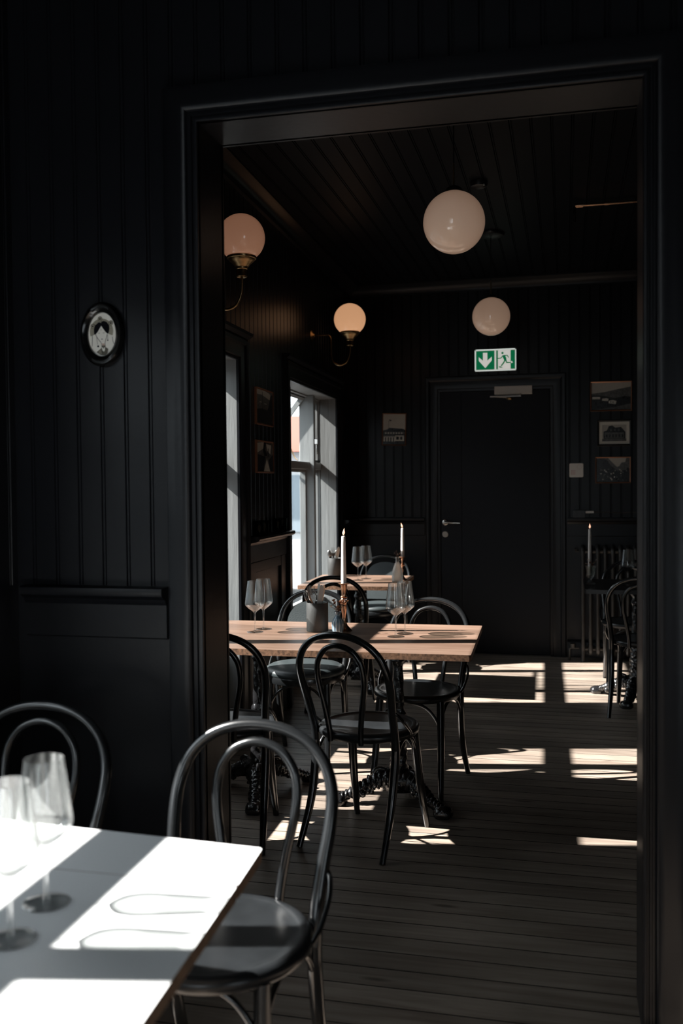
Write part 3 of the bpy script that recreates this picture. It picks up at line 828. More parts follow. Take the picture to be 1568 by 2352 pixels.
mb.build('tabletop', [WHITE, PLY], t, sharp=30, bevel=0.001)
base_parts(t, 0.0, 0.0, TT - 0.024, (-45, 45, 135, 225), seed=8)

# ================================================================ TABLEWARE
def wine_glass():
    t = thing('wine_glass', 'x', 'wine glass')
    mb = MB()
    out = [(0.0315, 0.2385), (0.0355, 0.210), (0.0405, 0.172), (0.0445, 0.138), (0.0448, 0.131), (0.0425, 0.124), (0.028, 0.110), (0.012, 0.0985), (0.0055, 0.092)]
    inn = [(0.0, 0.0975), (0.010, 0.1000), (0.0265, 0.1118), (0.0412, 0.1255), (0.0435, 0.1315), (0.0432, 0.138), (0.0393, 0.172), (0.0343, 0.210), (0.0305, 0.2385)]
    outr = [(0.0, 0.0885), (0.0042, 0.0890)] + out[::-1][0:]
    prof = outr + inn[::-1]
    mb.lathe(prof, 40); mb.build('bowl', WINEG, t, sharp=50)
    mb = MB(); mb.lathe([(0.0, 0.0885), (0.0045, 0.0885), (0.0038, 0.075), (0.0035, 0.04), (0.004, 0.018), (0.0065, 0.0075), (0.0, 0.0070)][::-1], 16); mb.build('stem', WINEG, t, sharp=50)
    mb = MB(); mb.lathe([(0.0, 0.0008), (0.037, 0.0008), (0.0385, 0.0016), (0.037, 0.0026), (0.022, 0.0042), (0.0085, 0.0068), (0.0, 0.0070)], 36); mb.build('foot', WINEG, t, sharp=50)
    return t
G = wine_glass(); gu = []
GG = 'tall clear wine glasses on the tables'
place(G, gu, (-1.396, 4.141, TT), 0, 'front wine glass of the left pair on the long wooden table', GG)
place(G, gu, (-1.384, 4.232, TT), 0, 'rear wine glass of the left pair on the long wooden table, taller in view', GG)
place(G, gu, (-0.734, 4.125, TT), 0, 'left front wine glass of the right pair on the long wooden table', GG)
place(G, gu, (-0.708, 4.215, TT), 0, 'rear wine glass of the right pair on the long wooden table', GG)
place(G, gu, (-1.428, 6.515, TT), 0, 'left wine glass of the pair on the rear wooden table', GG)
place(G, gu, (-1.390, 6.616, TT), 0, 'right wine glass of the pair on the rear wooden table', GG)
place(G, gu, (-0.826, 1.372, TT), 0, 'blurred wine glass on the white table, further from the left picture edge', GG)
place(G, gu, (-0.812, 1.248, TT), 0, 'blurred wine glass on the white table at the left picture edge', GG)
place(G, gu, (0.395, 6.420, TT), 0, 'wine glass on the small black table at right', GG)

def stone_cup(loc, label):
    t = thing('cutlery_cup', label, 'cutlery holder', loc, 0, 'dark stone cutlery cups')
    mb = MB(); mb.lathe([(0, 0), (0.048, 0), (0.0505, 0.003), (0.0505, 0.131), (0.049, 0.1335), (0.0465, 0.1335), (0.045, 0.131), (0.0445, 0.012), (0, 0.010)], 40)
    mb.build('body', STONE, t, sharp=40); return t
C1 = (-1.120, 4.225, TT); C2 = (-1.690, 6.800, TT)
stone_cup(C1, 'dark stone cutlery cup standing on the long wooden table')
c2 = stone_cup(C2, 'dark stone cutlery cup at the window end of the rear wooden table'); c2.location.x = -1.665
C2 = (-1.665, 6.800, TT)
def fork_proto():
    t = thing('fork', 'x', 'cutlery')
    mb = MB()
    mb.prism([(-0.006, 0), (0.006, 0), (0.0045, 0.05), (0.0032, 0.11), (0.004, 0.125), (0.0115, 0.142), (0.0125, 0.158), (-0.0125, 0.158), (-0.0115, 0.142), (-0.004, 0.125), (-0.0032, 0.11), (-0.0045, 0.05)], -0.0012, 0.0012)
    mb.v = [(x, z + 0.004 * sin(max(0, y - 0.11) * 40), y) for x, y, z in mb.v]
    mb.build('handle', STEEL, t)
    for k in range(4):
        mb = MB(); x = -0.0105 + k * 0.0070
        mb.tube([(x, 0.004, 0.156), (x, 0.0035, 0.180), (x, 0.001, 0.202)], [0.0018, 0.0016, 0.0006], 6); mb.build('tine', STEEL, t)
    return t
def knife_proto():
    t = thing('table_knife', 'x', 'cutlery')
    mb = MB(); mb.prism([(-0.007, 0), (0.007, 0), (0.006, 0.09), (-0.006, 0.09)], -0.003, 0.003); mb.v = [(x, z, y) for x, y, z in mb.v]; mb.build('handle', STEEL, t, bevel=0.0012)
    mb = MB(); mb.prism([(-0.006, 0.09), (0.007, 0.09), (0.0115, 0.115), (0.0125, 0.165), (0.010, 0.192), (0.003, 0.207), (-0.005, 0.205), (-0.008, 0.19), (-0.0075, 0.12)], -0.0008, 0.0008)
    mb.v = [(x, z, y) for x, y, z in mb.v]; mb.build('blade', BRSTEEL, t); return t
def spoon_proto():
    t = thing('spoon', 'x', 'cutlery')
    mb = MB(); mb.prism([(-0.006, 0), (0.006, 0), (0.004, 0.06), (0.003, 0.125), (-0.003, 0.125), (-0.004, 0.06)], -0.0012, 0.0012); mb.v = [(x, z, y) for x, y, z in mb.v]; mb.build('handle', STEEL, t)
    mb = MB(); mb.lathe([(0, -0.030), (0.009, -0.026), (0.0165, -0.010), (0.018, 0.004), (0.0145, 0.020), (0.007, 0.029), (0, 0.031)], 20, (0, 0, 0.152), ys=0.22); mb.build('bowl', STEEL, t, sharp=60)
    return t
FK, KN, SP = fork_proto(), knife_proto(), spoon_proto()
fu, ku, pu = [], [], []
def stick(pr, used, cup, dx, dy, tilt, rz, spin, label, group):
    o = place(pr, used, (0, 0, 0), 0, label, group)
    m = Matrix.Translation((cup[0] + dx, cup[1] + dy, cup[2] + 0.013)) @ Matrix.Rotation(radians(rz), 4, 'Z') @ Matrix.Rotation(radians(tilt), 4, 'Y') @ Matrix.Rotation(radians(spin), 4, 'Z')
    o.matrix_world = m; return o
GK, GF, GS = 'knives standing in the cutlery cups', 'forks standing in the cutlery cups', 'spoons standing in the cutlery cups'
stick(FK, fu, C1, 0.006, -0.022, -7, 0, 10, 'fork with tines up in the middle of the front cutlery cup', GF)
stick(FK, fu, C1, 0.002, 0.004, -12, 20, 40, 'fork leaning left behind the middle fork in the front cutlery cup', GF)
stick(SP, pu, C1, -0.006, -0.006, -15, 0, 50, 'spoon leaning furthest left in the front cutlery cup', GS)
stick(KN, ku, C1, -0.004, -0.016, 9, -8, 25, 'broad-bladed knife leaning right, frontmost in the front cutlery cup', GK)
stick(KN, ku, C1, -0.004, 0.012, 3, 0, -20, 'dark upright knife in the centre of the front cutlery cup', GK)
stick(KN, ku, C1, -0.012, 0.012, 12, 0, 60, 'knife leaning furthest right in the front cutlery cup', GK)
stick(SP, pu, C2, -0.006, 0.0, -12, 0, 10, 'spoon leaning left in the rear cutlery cup', GS)
stick(FK, fu, C2, 0.0, -0.01, -3, 0, 20, 'fork standing upright in the rear cutlery cup', GF)
stick(KN, ku, C2, -0.010, 0.01, 11, 0, 15, 'bright knife leaning right in the rear cutlery cup', GK)
stick(KN, ku, C2, -0.014, -0.010, 13, 0, 35, 'knife leaning furthest right in the rear cutlery cup', GK)
stick(SP, pu, C2, 0.004, 0.012, 4, 0, 40, 'spoon standing in the middle of the rear cutlery cup', GS)

def flame(parent, z, r=0.006, h=0.034, lean=0.0):
    mb = MB(); mb.tube([(0, 0, z), (0.0005, 0, z + 0.008)], 0.0009, 6); mb.build('wick', WICK, parent)
    mb = MB(); mb.lathe([(0, 0.004), (r * 0.55, 0.007), (r, 0.013), (r * 0.85, 0.020), (r * 0.42, 0.028), (0, h + 0.004)], 14, (0, 0, z))
    mb.v = [(x + lean * (zz - z) ** 1.2, y, zz) for x, y, zz in mb.v]; mb.build('flame', FLAME, parent, sharp=60)
def candle(loc, z0, z1, label, lean=0.0, r=0.0125):
    t = thing('taper_candle', label, 'candle', (loc[0], loc[1], z0), 0, 'lit white taper candles')
    h = z1 - z0
    mb = MB(); mb.lathe([(0, 0), (r, 0), (r * 1.02, h * 0.1), (r * 0.80, h * 0.85), (r * 0.72, h - 0.003), (r * 0.55, h), (0, h - 0.001)], 20); mb.build('wax', WAX, t, sharp=50)
    flame(t, h, lean=lean); return t
def candlestick(loc, h, label, s=1.0):
    t = thing('brass_candlestick', label, 'candlestick', loc, 0, 'slender brass candlesticks')
    k = h / 0.222
    pr = [(0, 0), (0.036, 0), (0.037, 0.004), (0.030, 0.010), (0.016, 0.026), (0.009, 0.045), (0.008, 0.070), (0.011, 0.090), (0.014, 0.105), (0.012, 0.120), (0.014, 0.132), (0.021, 0.137), (0.023, 0.142), (0.014, 0.148),
          (0.012, 0.153), (0.017, 0.158), (0.012, 0.163), (0.011, 0.175), (0.015, 0.200), (0.0165, 0.215), (0.0, 0.215)]
    mb = MB(); mb.lathe([(r * s, z * k) for r, z in pr], 28); mb.build('stem', COPPER, t, sharp=40)
    mb = MB(); mb.lathe([(0, 0.216 * k), (0.014, 0.216 * k), (0.027, 0.219 * k), (0.0275, 0.222 * k), (0.013, 0.2215 * k), (0, 0.2215 * k)], 28); mb.build('drip_plate', COPPER, t, sharp=40)
    return t
candlestick((-1.000, 4.255, TT), 0.222, 'rose-brass candlestick behind the striped blue vase on the long wooden table')
candle((-1.000, 4.255), TT + 0.222, 1.190, 'white taper candle in the rose-brass candlestick on the long wooden table', 0.25)
candlestick((-1.120, 6.590, TT), 0.165, 'brass candlestick behind the pale glass bottle on the rear wooden table', 0.8)
candle((-1.120, 6.590), TT + 0.165, 1.117, 'white taper candle behind the pale glass bottle on the rear wooden table', -0.5)

# striped vase
v = thing('ribbed_vase', 'small blue-grey vase with pale ribs on the long wooden table', 'vase', (-1.009, 4.168, TT))
mb = MB()
SEG = 60
mb.lathe([(0, 0), (0.018, 0), (0.022, 0.004), (0.0265, 0.022), (0.0282, 0.042), (0.026, 0.058), (0.019, 0.070), (0.0125, 0.079), (0.0112, 0.086), (0.0165, 0.098), (0.0175, 0.101), (0.0155, 0.101), (0.009, 0.088), (0, 0.080)], SEG,
         rfn=lambda a, z: 1 + (0.035 * cos(12 * a) if 0.003 < z < 0.068 else 0), mfn=lambda k: 0)
npf = SEG
for i in range(len(mb.f) - 1):
    row, k = divmod(i, SEG)
    if 1 <= row <= 5 and (k % 5) in (0, 4): mb.mi[i] = 1
mb.build('body', [VASEB, VASEW], v, sharp=60)
def dried(name, label, loc, z0, specs, mats, seed, group='dried flower sprigs', dip=-0.03):
    rnd = random.Random(seed)
    t = thing(name, label, 'dried flowers', (loc[0], loc[1], z0), 0, group)
    for (dx, dy, h, kind) in specs:
        mb = MB(); mb.tube(spline([(dx * 0.2, dy * 0.2, dip), (dx * 0.3, dy * 0.3, h * 0.4), (dx, dy, h)], 4), 0.0009, 5); mb.build('stalk', DRYBR, t)
        mb = MB()
        for k in range(16 if kind == 'b' else 9):
            a = rnd.random() * 2 * pi; e = rnd.uniform(-0.3, 1.4); L = rnd.uniform(0.008, 0.016)
            d = Vector((cos(a) * cos(e), sin(a) * cos(e), sin(e))); s = d.cross(Vector((0, 0, 1))).normalized() * 0.0035
            o = Vector((dx, dy, h)); mb.add([o, o + d * L * 0.6 + s, o + d * L, o + d * L * 0.6 - s], [(0, 1, 2, 3)])
            mb.add([o, o + d * L * 0.6 + s * 0.5 + Vector((0, 0, 0.002)), o + d * L], [(0, 1, 2)])
        mb.build('flower_head', mats[kind], t, fix=False)
    return t
KM = {'b': DRYBR, 'w': DRYWH, 'd': DRYDK}
dried('dried_flowers', 'brown and cream dried flowers in the ribbed blue vase', (-1.009, 4.168), TT + 0.098,
      [(-0.030, -0.005, 0.024, 'w'), (-0.014, 0.005, 0.036, 'b'), (0.004, 0.010, 0.044, 'b'), (-0.006, -0.010, 0.010, 'w'), (0.016, 0.004, 0.040, 'b'), (-0.020, 0.006, 0.048, 'b'), (0.024, 0.010, 0.028, 'd'), (0.003, -0.006, 0.020, 'b'), (0.034, 0.012, 0.050, 'd')], KM, 3)

# pale bottle with dried flowers on the rear table
v = thing('glass_bottle', 'pale frosted glass bottle used as a vase on the rear wooden table', 'bottle', (-1.128, 6.420, TT))
mb = MB(); mb.lathe([(0, 0), (0.036, 0), (0.038, 0.004), (0.038, 0.050), (0.034, 0.085), (0.024, 0.115), (0.014, 0.140), (0.0125, 0.160), (0.014, 0.172), (0.016, 0.174), (0.0115, 0.174), (0.010, 0.150), (0.022, 0.105), (0.034, 0.055), (0.034, 0.008), (0, 0.006)], 32)
mb.build('body', MILKG, v, sharp=60)
dried('dried_flowers', 'dark and ochre dried flowers in the pale glass bottle', (-1.128, 6.420), TT + 0.170,
      [(-0.016, 0, 0.030, 'd'), (0.0, 0.004, 0.018, 'w'), (0.018, 0.0, 0.026, 'b'), (0.028, 0.006, 0.012, 'w'), (-0.004, 0.0, 0.040, 'd'), (0.024, -0.004, -0.010, 'b')], KM, 5)

# cut-glass goblet with a candle on the small black table
v = thing('cut_glass_goblet', 'cut-glass goblet holding a candle on the small black table', 'goblet', (0.158, 6.500, TT))
mb = MB()
mb.lathe([(0, 0), (0.034, 0), (0.036, 0.004), (0.030, 0.010), (0.014, 0.018), (0.012, 0.030), (0.016, 0.038), (0.024, 0.048), (0.030, 0.070), (0.034, 0.100), (0.040, 0.122), (0.037, 0.122), (0.031, 0.098), (0.027, 0.070), (0.018, 0.052), (0, 0.048)], 32,
         rfn=lambda a, z: 1 + 0.05 * cos(8 * a + 4 * z))
mb.build('body', GOBG, v, sharp=25)
candle((0.158, 6.500), TT + 0.060, 1.118, 'white taper candle standing in the cut-glass goblet at right', 0.0)
dried('dried_flowers', 'cream dried flowers round the candle in the cut-glass goblet', (0.158, 6.500), TT + 0.124,
      [(-0.024, -0.016, 0.012, 'w'), (0.002, -0.026, 0.020, 'b'), (0.024, -0.010, 0.016, 'w'), (0.040, -0.010, 0.030, 'w'), (-0.010, -0.024, 0.036, 'w'), (0.014, -0.020, 0.004, 'b')], KM, 9, dip=-0.001)

# small dark tumblers on the rail between the windows
TU = thing('tumbler', 'x', 'tumbler'); tu = []
mb = MB(); mb.lathe([(0, 0), (0.024, 0), (0.026, 0.004), (0.031, 0.085), (0.029, 0.085), (0.024, 0.010), (0, 0.008)], 24); mb.build('body', DARKG, TU, sharp=40)
def lw(c, w, d): 
    return Vector((cos(TH), sin(TH), 0)) * (c + d) + Vector((-sin(TH), cos(TH), 0)) * w
for w, lab in ((5.130, 'nearest dark tumbler on the chair rail between the windows'), (5.235, 'second dark tumbler on the chair rail, beside the nearest one'),
               (5.520, 'third dark tumbler on the chair rail between the windows, after the gap'), (5.625, 'furthest dark tumbler on the chair rail between the windows')):
    p = lw(WC, w, 0.037); place(TU, tu, (p.x, p.y, RAIL + 0.001), 0, lab, 'dark tumblers on the chair rail')

# ================================================================ LAMPS
def sconce(w, z, opal, label, r=0.109, power=0.0):
    p = lw(WC, w, 0.0)
    t = thing('globe_wall_lamp', label, 'wall lamp', (p.x, p.y, z), TH, 'brass wall lamps with opal globes')
    D0 = 0.28
    mb = MB(); mb.lathe([(0.072 if False else 0.0, r)] + [(r * sin(a), r * cos(a)) for a in [pi * k / 28 for k in range(1, 23)]][::1], 40, (D0, 0, 0))
    mb.v = [(x, y, zz) for x, y, zz in mb.v]; mb.build('globe', opal, t, sharp=80)
    mb = MB()
    mb.lathe([(0, -1.60 * r), (0.205 * r, -1.66 * r), (0.235 * r, -1.62 * r), (0.22 * r, -1.55 * r), (0.21 * r, -1.34 * r), (0.25 * r, -1.31 * r), (0.25 * r, -1.26 * r), (0.27 * r, -1.22 * r), (0.30 * r, -1.20 * r),
              (0.36 * r, -1.12 * r), (0.50 * r, -1.00 * r), (0.56 * r, -0.94 * r), (0.58 * r, -0.90 * r), (0.62 * r, -0.88 * r), (0.63 * r, -0.80 * r), (0.60 * r, -0.76 * r), (0.55 * r, -0.78 * r)], 36, (D0, 0, 0))
    mb.build('globe_holder', BRASS, t, sharp=35)
    zb = -0.102
    arm = [(0.01, 0, zb), (0.05, 0, zb), (0.105, 0, zb), (0.130, 0, zb - 0.008), (0.142, 0, zb - 0.035), (0.143, 0, zb - 0.10), (0.146, 0, zb - 0.155), (0.165, 0, zb - 0.198), (0.205, 0, zb - 0.217), (0.250, 0, zb - 0.200),
           (0.275, 0, zb - 0.155), (0.280, 0, zb - 0.10), (0.280, 0, -1.6 * r)]
    mb = MB(); mb.tube(spline(arm, 6), 0.0062, 12); mb.build('arm', BRASS, t, sharp=60)
    mb = MB(); mb.lathe([(0.042, 0.0), (0.044, 0.004), (0.036, 0.010), (0.020, 0.016), (0.012, 0.026), (0.0, 0.028)], 24)
    mb.v = [(zz, y, x + zb) for x, y, zz in mb.v]; mb.build('wall_plate', BRASS, t, sharp=40)
    return t
sconce(4.130, 2.550, OPAL_A, 'brass wall lamp with large opal globe, nearest the doorway', 0.107)
sconce(6.573, 2.592, OPAL_B, 'brass wall lamp with glowing opal globe, over the far window', 0.112)
def pendant(x, y, z, label, r=0.127):
    t = thing('globe_pendant_lamp', label, 'pendant lamp', (x, y, CEIL), 0, 'opal globe pendant lamps')
    zz = z - CEIL
    mb = MB(); mb.lathe([(0.0, -r)] + [(r * sin(a), -r * cos(a)) for a in [pi * k / 28 for k in range(1, 27)]] + [(0.022, r * 0.985)], 48, (0, 0, zz)); mb.build('globe', OPAL_P, t, sharp=80)
    mb = MB(); mb.lathe([(0, zz + r * 0.97), (0.036, zz + r * 0.965), (0.036, zz + r + 0.004), (0.028, zz + r + 0.014), (0.012, zz + r + 0.022), (0, zz + r + 0.024)], 24); mb.build('cap', BLKPL, t, sharp=40)
    mb = MB(); mb.tube([(0, 0, zz + r + 0.02), (0, 0, zz + r + 0.115)], 0.0035, 10); mb.build('rod', BRASS, t)
    mb = MB(); mb.tube([(0, 0, zz + r + 0.115), (0, 0, -0.02)], 0.0028, 8); mb.build('cord', BLKPL, t)
    mb = MB(); mb.lathe([(0, -0.030), (0.05, -0.028), (0.085, -0.020), (0.092, -0.008), (0.092, 0.0), (0, 0.0)], 32); mb.build('ceiling_rose', BLKPL, t, sharp=40)
    return t
pendant(-0.444, 3.930, 2.504, 'larger-looking opal globe pendant, nearest the doorway')
pendant(-0.485, 6.480, 2.553, 'opal globe pendant hanging in front of the exit sign')
s = thing('smoke_detector', 'black disc smoke detector on the ceiling behind the near pendant', 'smoke detector', (-0.467, 5.360, CEIL))
mb = MB(); mb.lathe([(0, -0.035), (0.03, -0.035), (0.045, -0.028), (0.05, -0.012), (0.05, 0.0), (0, 0)], 28); mb.build('body', BLKPL, s, sharp=40)
mb = MB(); mb.box(0.028, 0.036, -0.045, -0.035, -0.034, -0.026); mb.build('indicator', STEEL, s)
s = thing('copper_pipe', 'thin copper pipe running under the ceiling at upper right', 'pipe', (0.06, 5.875, CEIL - 0.028))
mb = MB(); mb.tube([(0.03, 0, 0), (2.2, 0.02, 0)], 0.0085, 12); mb.tube([(0.0, 0, 0), (0.045, 0, 0)], 0.013, 12); mb.tube([(0.17, 0, 0), (0.195, 0, 0)], 0.0115, 12); mb.build('pipe_run', COPPER, s)
mb = MB(); mb.tube(spline([(0.01, 0, 0), (-0.002, 0, -0.008), (-0.005, 0, -0.03), (-0.005, 0, -0.10)], 5), 0.009, 10)
for k in range(5): mb.tube([(-0.005, 0, -0.025 - k * 0.016), (-0.005, 0, -0.031 - k * 0.016)], 0.012, 10)
mb.build('drop_fitting', BLKPL, s)
mb = MB()
for x in (0.5, 1.3): mb.box(x, x + 0.02, -0.012, 0.012, -0.012, 0.028)
mb.build('pipe_clip', COPPER, s)

# ================================================================ WALL THINGS
def wall_map(o, where):
    """children built with x across, z up, y = -outward"""
    return o
# exit sign
es = thing('exit_sign', 'green and white running-man exit sign above the far door', 'exit sign', (-0.726, FARY - 0.012, 2.349))
SW, SH = 0.338, 0.180
mb = MB(); mb.box(0, SW, -0.040, 0.010, 0, SH); mb.build('housing', SIGNF, es, bevel=0.003)
mb = MB()
for a, b, c, d in ((0.01, SW - 0.01, SH - 0.007, SH - 0.001), (0.006, SW - 0.006, 0.002, 0.007)): mb.box(a, b, -0.042, -0.0395, c, d)
mb.box(0.0015, 0.006, -0.042, -0.0395, 0.008, SH - 0.008); mb.box(SW - 0.006, SW - 0.0015, -0.042, -0.0395, 0.008, SH - 0.008)
mb.build('edge_light', GLOW, es)
def sfn(y0): return lambda x, z: (x, y0, z)
mb = MB()
mb.poly([(0.008, 0.010), (SW - 0.008, 0.010), (SW - 0.008, SH - 0.010), (0.008, SH - 0.010)], 1, sfn(-0.0405))
mb.poly([(0.012, 0.013), (0.162, 0.013), (0.162, SH - 0.013), (0.012, SH - 0.013)], 0, sfn(-0.0410))
mb.poly([(0.176, 0.013), (0.190, 0.013), (0.190, SH - 0.013), (0.176, SH - 0.013)], 0, sfn(-0.0410))
mb.poly([(0.292, 0.013), (0.328, 0.013), (0.328, SH - 0.013), (0.292, SH - 0.013)], 0, sfn(-0.0410))
mb.poly([(0.087, 0.026), (0.034, 0.088), (0.034, 0.118), (0.068, 0.086), (0.068, 0.152), (0.104, 0.152), (0.104, 0.086), (0.140, 0.118), (0.140, 0.088)], 1, sfn(-0.0415))
def stroke(mb, pts, w, mi, fn, w2=None):
    w2 = w2 or w
    for i in range(len(pts) - 1):
        (x0, z0), (x1, z1) = pts[i], pts[i + 1]
        L = math.hypot(x1 - x0, z1 - z0); nx, nz = -(z1 - z0) / L, (x1 - x0) / L
        ex, ez = (x1 - x0) / L * w * 0.3, (z1 - z0) / L * w * 0.3
        a, b = w / 2, w2 / 2
        mb.poly([(x0 - ex + nx * a, z0 - ez + nz * a), (x1 + ex + nx * b, z1 + ez + nz * b), (x1 + ex - nx * b, z1 + ez - nz * b), (x0 - ex - nx * a, z0 - ez - nz * a)], mi, fn)
# scale of the figure: photo-sign units -> metres
def S(x, y): return ((x - 118) / 350 * SW, (283 - y) / 193 * SH)
f = sfn(-0.0416); f2 = sfn(-0.0419)
mb.poly([(S(353, 128)[0] + 0.0095 * cos(a), S(353, 128)[1] + 0.0095 * sin(a)) for a in [2 * pi * k / 20 for k in range(20)]], 0, f)
mb.poly([S(352, 150), S(372, 146), (S(384, 170)), S(386, 190), S(368, 194), S(358, 172)], 0, f)
stroke(mb, [S(356, 152), S(340, 172), S(316, 174)], 0.0075, 0, f2)
stroke(mb, [S(368, 150), S(392, 150), S(404, 168)], 0.0075, 0, f)
stroke(mb, [S(374, 190), S(362, 214), S(344, 238)], 0.012, 0, f, 0.010)
stroke(mb, [S(380, 188), S(388, 212), S(420, 214)], 0.012, 0, f2, 0.009)
mb.poly([S(422, 206), S(432, 200), S(440, 216), S(424, 220)], 1, f2)
mb.poly([S(318, 246), S(336, 244), S(358, 256), S(330, 256)], 0, f)
mb.build('sign_face', [GREEN, SIGNW], es, fix=False)

def photo(name, label, x, z, w, h, frame_w, frame_mat, shapes, rot=0.0, mount=0.0, loc=None, rz=0.0, tiltx=0.0, deep=1.0, group='framed black-and-white photographs'):
    """x,z = lower left on the far wall, or loc/rz for another wall; shapes in 0..1"""
    t = thing(name, label, 'picture', loc or (x + w / 2, FARY - 0.006, z + h / 2), rz, group)
    t.rotation_euler = (tiltx, radians(rot), rz)
    mb = MB(); W, H, F = w / 2, h / 2, frame_w
    rows = [(W, 0.006), (W, -0.014 * deep), (W - F * 0.3, -0.018 * deep), (W - F, -0.012 * deep), (W - F, -0.004)]
    vs = []
    for a, y in rows:
        k = a - W
        vs += [(-(W + k), y, -(H + k)), ((W + k), y, -(H + k)), ((W + k), y, (H + k)), (-(W + k), y, (H + k))]
    fs = []
    for i in range(len(rows) - 1):
        for k in range(4): fs.append((i * 4 + k, i * 4 + (k + 1) % 4, i * 4 + 4 + (k + 1) % 4, i * 4 + 4 + k))
    fs.append((0, 3, 2, 1))
    mb.add(vs, fs); mb.build('frame', frame_mat, t, sharp=20)
    a = W - F; b = H - F
    mb = MB()
    if mount:
        mb.poly([(-a, -0.0045, -b), (a, -0.0045, -b), (a, -0.0045, b), (-a, -0.0045, b)], 4); a -= mount; b -= mount
    lay = 0
    for mi, pts in shapes:
        lay += 1
        mb.poly([(-a + 2 * a * px, -0.0046 - 0.00025 * lay, -b + 2 * b * pz) for px, pz in pts], mi)
    mb.build('photograph', [G_SKY, G_MID, G_DRK, G_LGT, MATB], t, fix=False)
    return t
FULL = [(0, 0), (1, 0), (1, 1), (0, 1)]
def R4(a, b, c, d): return [(a, c), (b, c), (b, d), (a, d)]
SH1 = [(0, FULL), (1, [(0, 0), (1, 0), (1, 0.84), (0.7, 0.76), (0.35, 0.66), (0, 0.60)]), (2, [(0, 0), (1, 0), (1, 0.46), (0.85, 0.5), (0.6, 0.42), (0.3, 0.52), (0, 0.56)]),
       (3, R4(0.02, 0.22, 0.40, 0.48)), (3, [(0.27, 0.34), (0.42, 0.32), (0.44, 0.40), (0.38, 0.43), (0.27, 0.41)]), (3, [(0.44, 0.24), (0.62, 0.20), (0.64, 0.32), (0.54, 0.36), (0.44, 0.33)]),
       (2, R4(0.48, 0.50, 0.26, 0.31)), (2, R4(0.54, 0.56, 0.25, 0.30)), (1, [(0, 0), (1, 0.0), (1, 0.22), (0.6, 0.10), (0, 0.02)])]
photo('framed_photograph', 'top photograph at right: hillside with pale houses', 0.197, 2.000, 0.324, 0.238, 0.010, FRAMEW, SH1, rot=0.3)
SH2 = [(0, FULL), (1, R4(0, 1, 0, 0.16)), (2, [(0.06, 0.16), (0.96, 0.16), (0.96, 0.55), (0.90, 0.66), (0.78, 0.86), (0.55, 0.82), (0.42, 0.96), (0.28, 0.92), (0.20, 0.66), (0.06, 0.60)]),
       (1, [(0.10, 0.18), (0.90, 0.18), (0.90, 0.52), (0.10, 0.54)])] + [(2, R4(0.16 + k * 0.13, 0.22 + k * 0.13, 0.24, 0.42)) for k in range(6)] + [(1, R4(0.34 + k * 0.16, 0.40 + k * 0.16, 0.62, 0.74)) for k in range(3)]
photo('framed_photograph', 'small photograph of a big house in a wide pale mount', 0.250, 1.718, 0.266, 0.210, 0.015, FRAMEWH, SH2, mount=0.024)
rr = random.Random(4)
SH3 = [(1, FULL), (0, [(0.35, 1), (0.9, 1), (0.85, 0.75), (0.62, 0.62), (0.5, 0.78)]), (2, [(0, 0), (1, 0), (1, 0.55), (0.8, 0.70), (0.6, 0.50), (0.45, 0.66), (0.3, 0.95), (0, 1)]), (1, [(0.6, 0.45), (0.9, 0.5), (0.95, 0.85), (0.75, 0.8)])] +       [(rr.choice([1, 3, 1]), (lambda a, b: R4(a, a + 0.035, b, b + 0.05))(rr.uniform(0.04, 0.92), rr.uniform(0.05, 0.5))) for _ in range(34)]
photo('framed_photograph', 'bottom photograph at right: dark crowd among trees', 0.236, 1.420, 0.276, 0.212, 0.010, FRAMEW, SH3)
SH4 = [(0, FULL), (2, [(0.26, 0.83), (0.40, 0.80), (0.30, 0.76)]), (2, R4(0.245, 0.255, 0.5, 0.80)), (2, [(0, 0.46), (0.2, 0.50), (0.28, 0.55), (0.9, 0.52), (1, 0.48), (1, 0), (0, 0)]),
       (1, R4(0.05, 0.97, 0.34, 0.42))] + [(3, R4(0.1 + k * 0.12, 0.15 + k * 0.12, 0.35, 0.40)) for k in range(7)] + [(3, R4(0.03, 0.55, 0.10, 0.28)), (3, R4(0.55, 0.95, 0.12, 0.30)), (1, R4(0.03, 0.55, 0.26, 0.30))] +       [(2, R4(0.10 + k * 0.12, 0.15 + k * 0.12, 0.10, 0.24)) for k in range(4)] + [(2, R4(0.60, 0.72, 0.16, 0.26)), (2, R4(0.78, 0.88, 0.16, 0.26)), (2, R4(0, 1, 0, 0.07))]
photo('framed_photograph', 'photograph left of the far door: a long house under a flying flag', -1.514, 1.755, 0.207, 0.272, 0.008, FRAMEW, SH4, rot=1.6, tiltx=0.0)
def left_photo(label, w0, w1, z0, z1, shapes):
    p = lw(WC, (w0 + w1) / 2, 0.008)
    return photo('framed_photograph', label, 0, 0, w1 - w0, z1 - z0, 0.010, FRAMEW, shapes, loc=(p.x, p.y, (z0 + z1) / 2), rz=TH + pi / 2, deep=0.5)
SH5 = [(1, FULL), (0, [(0, 1), (0.5, 1), (0.8, 0.95), (1, 0.8), (1, 0.72), (0.3, 0.86), (0, 0.85)]), (2, [(0, 0), (1, 0), (1, 0.95), (0.85, 0.9), (0.75, 0.6), (0.66, 0.42), (0.3, 0.45), (0, 0.40)]), (2, R4(0.33, 0.36, 0.4, 0.96)), (3, R4(0.16, 0.28, 0.62, 0.64)), (3, R4(0.45, 0.6, 0.60, 0.62))]
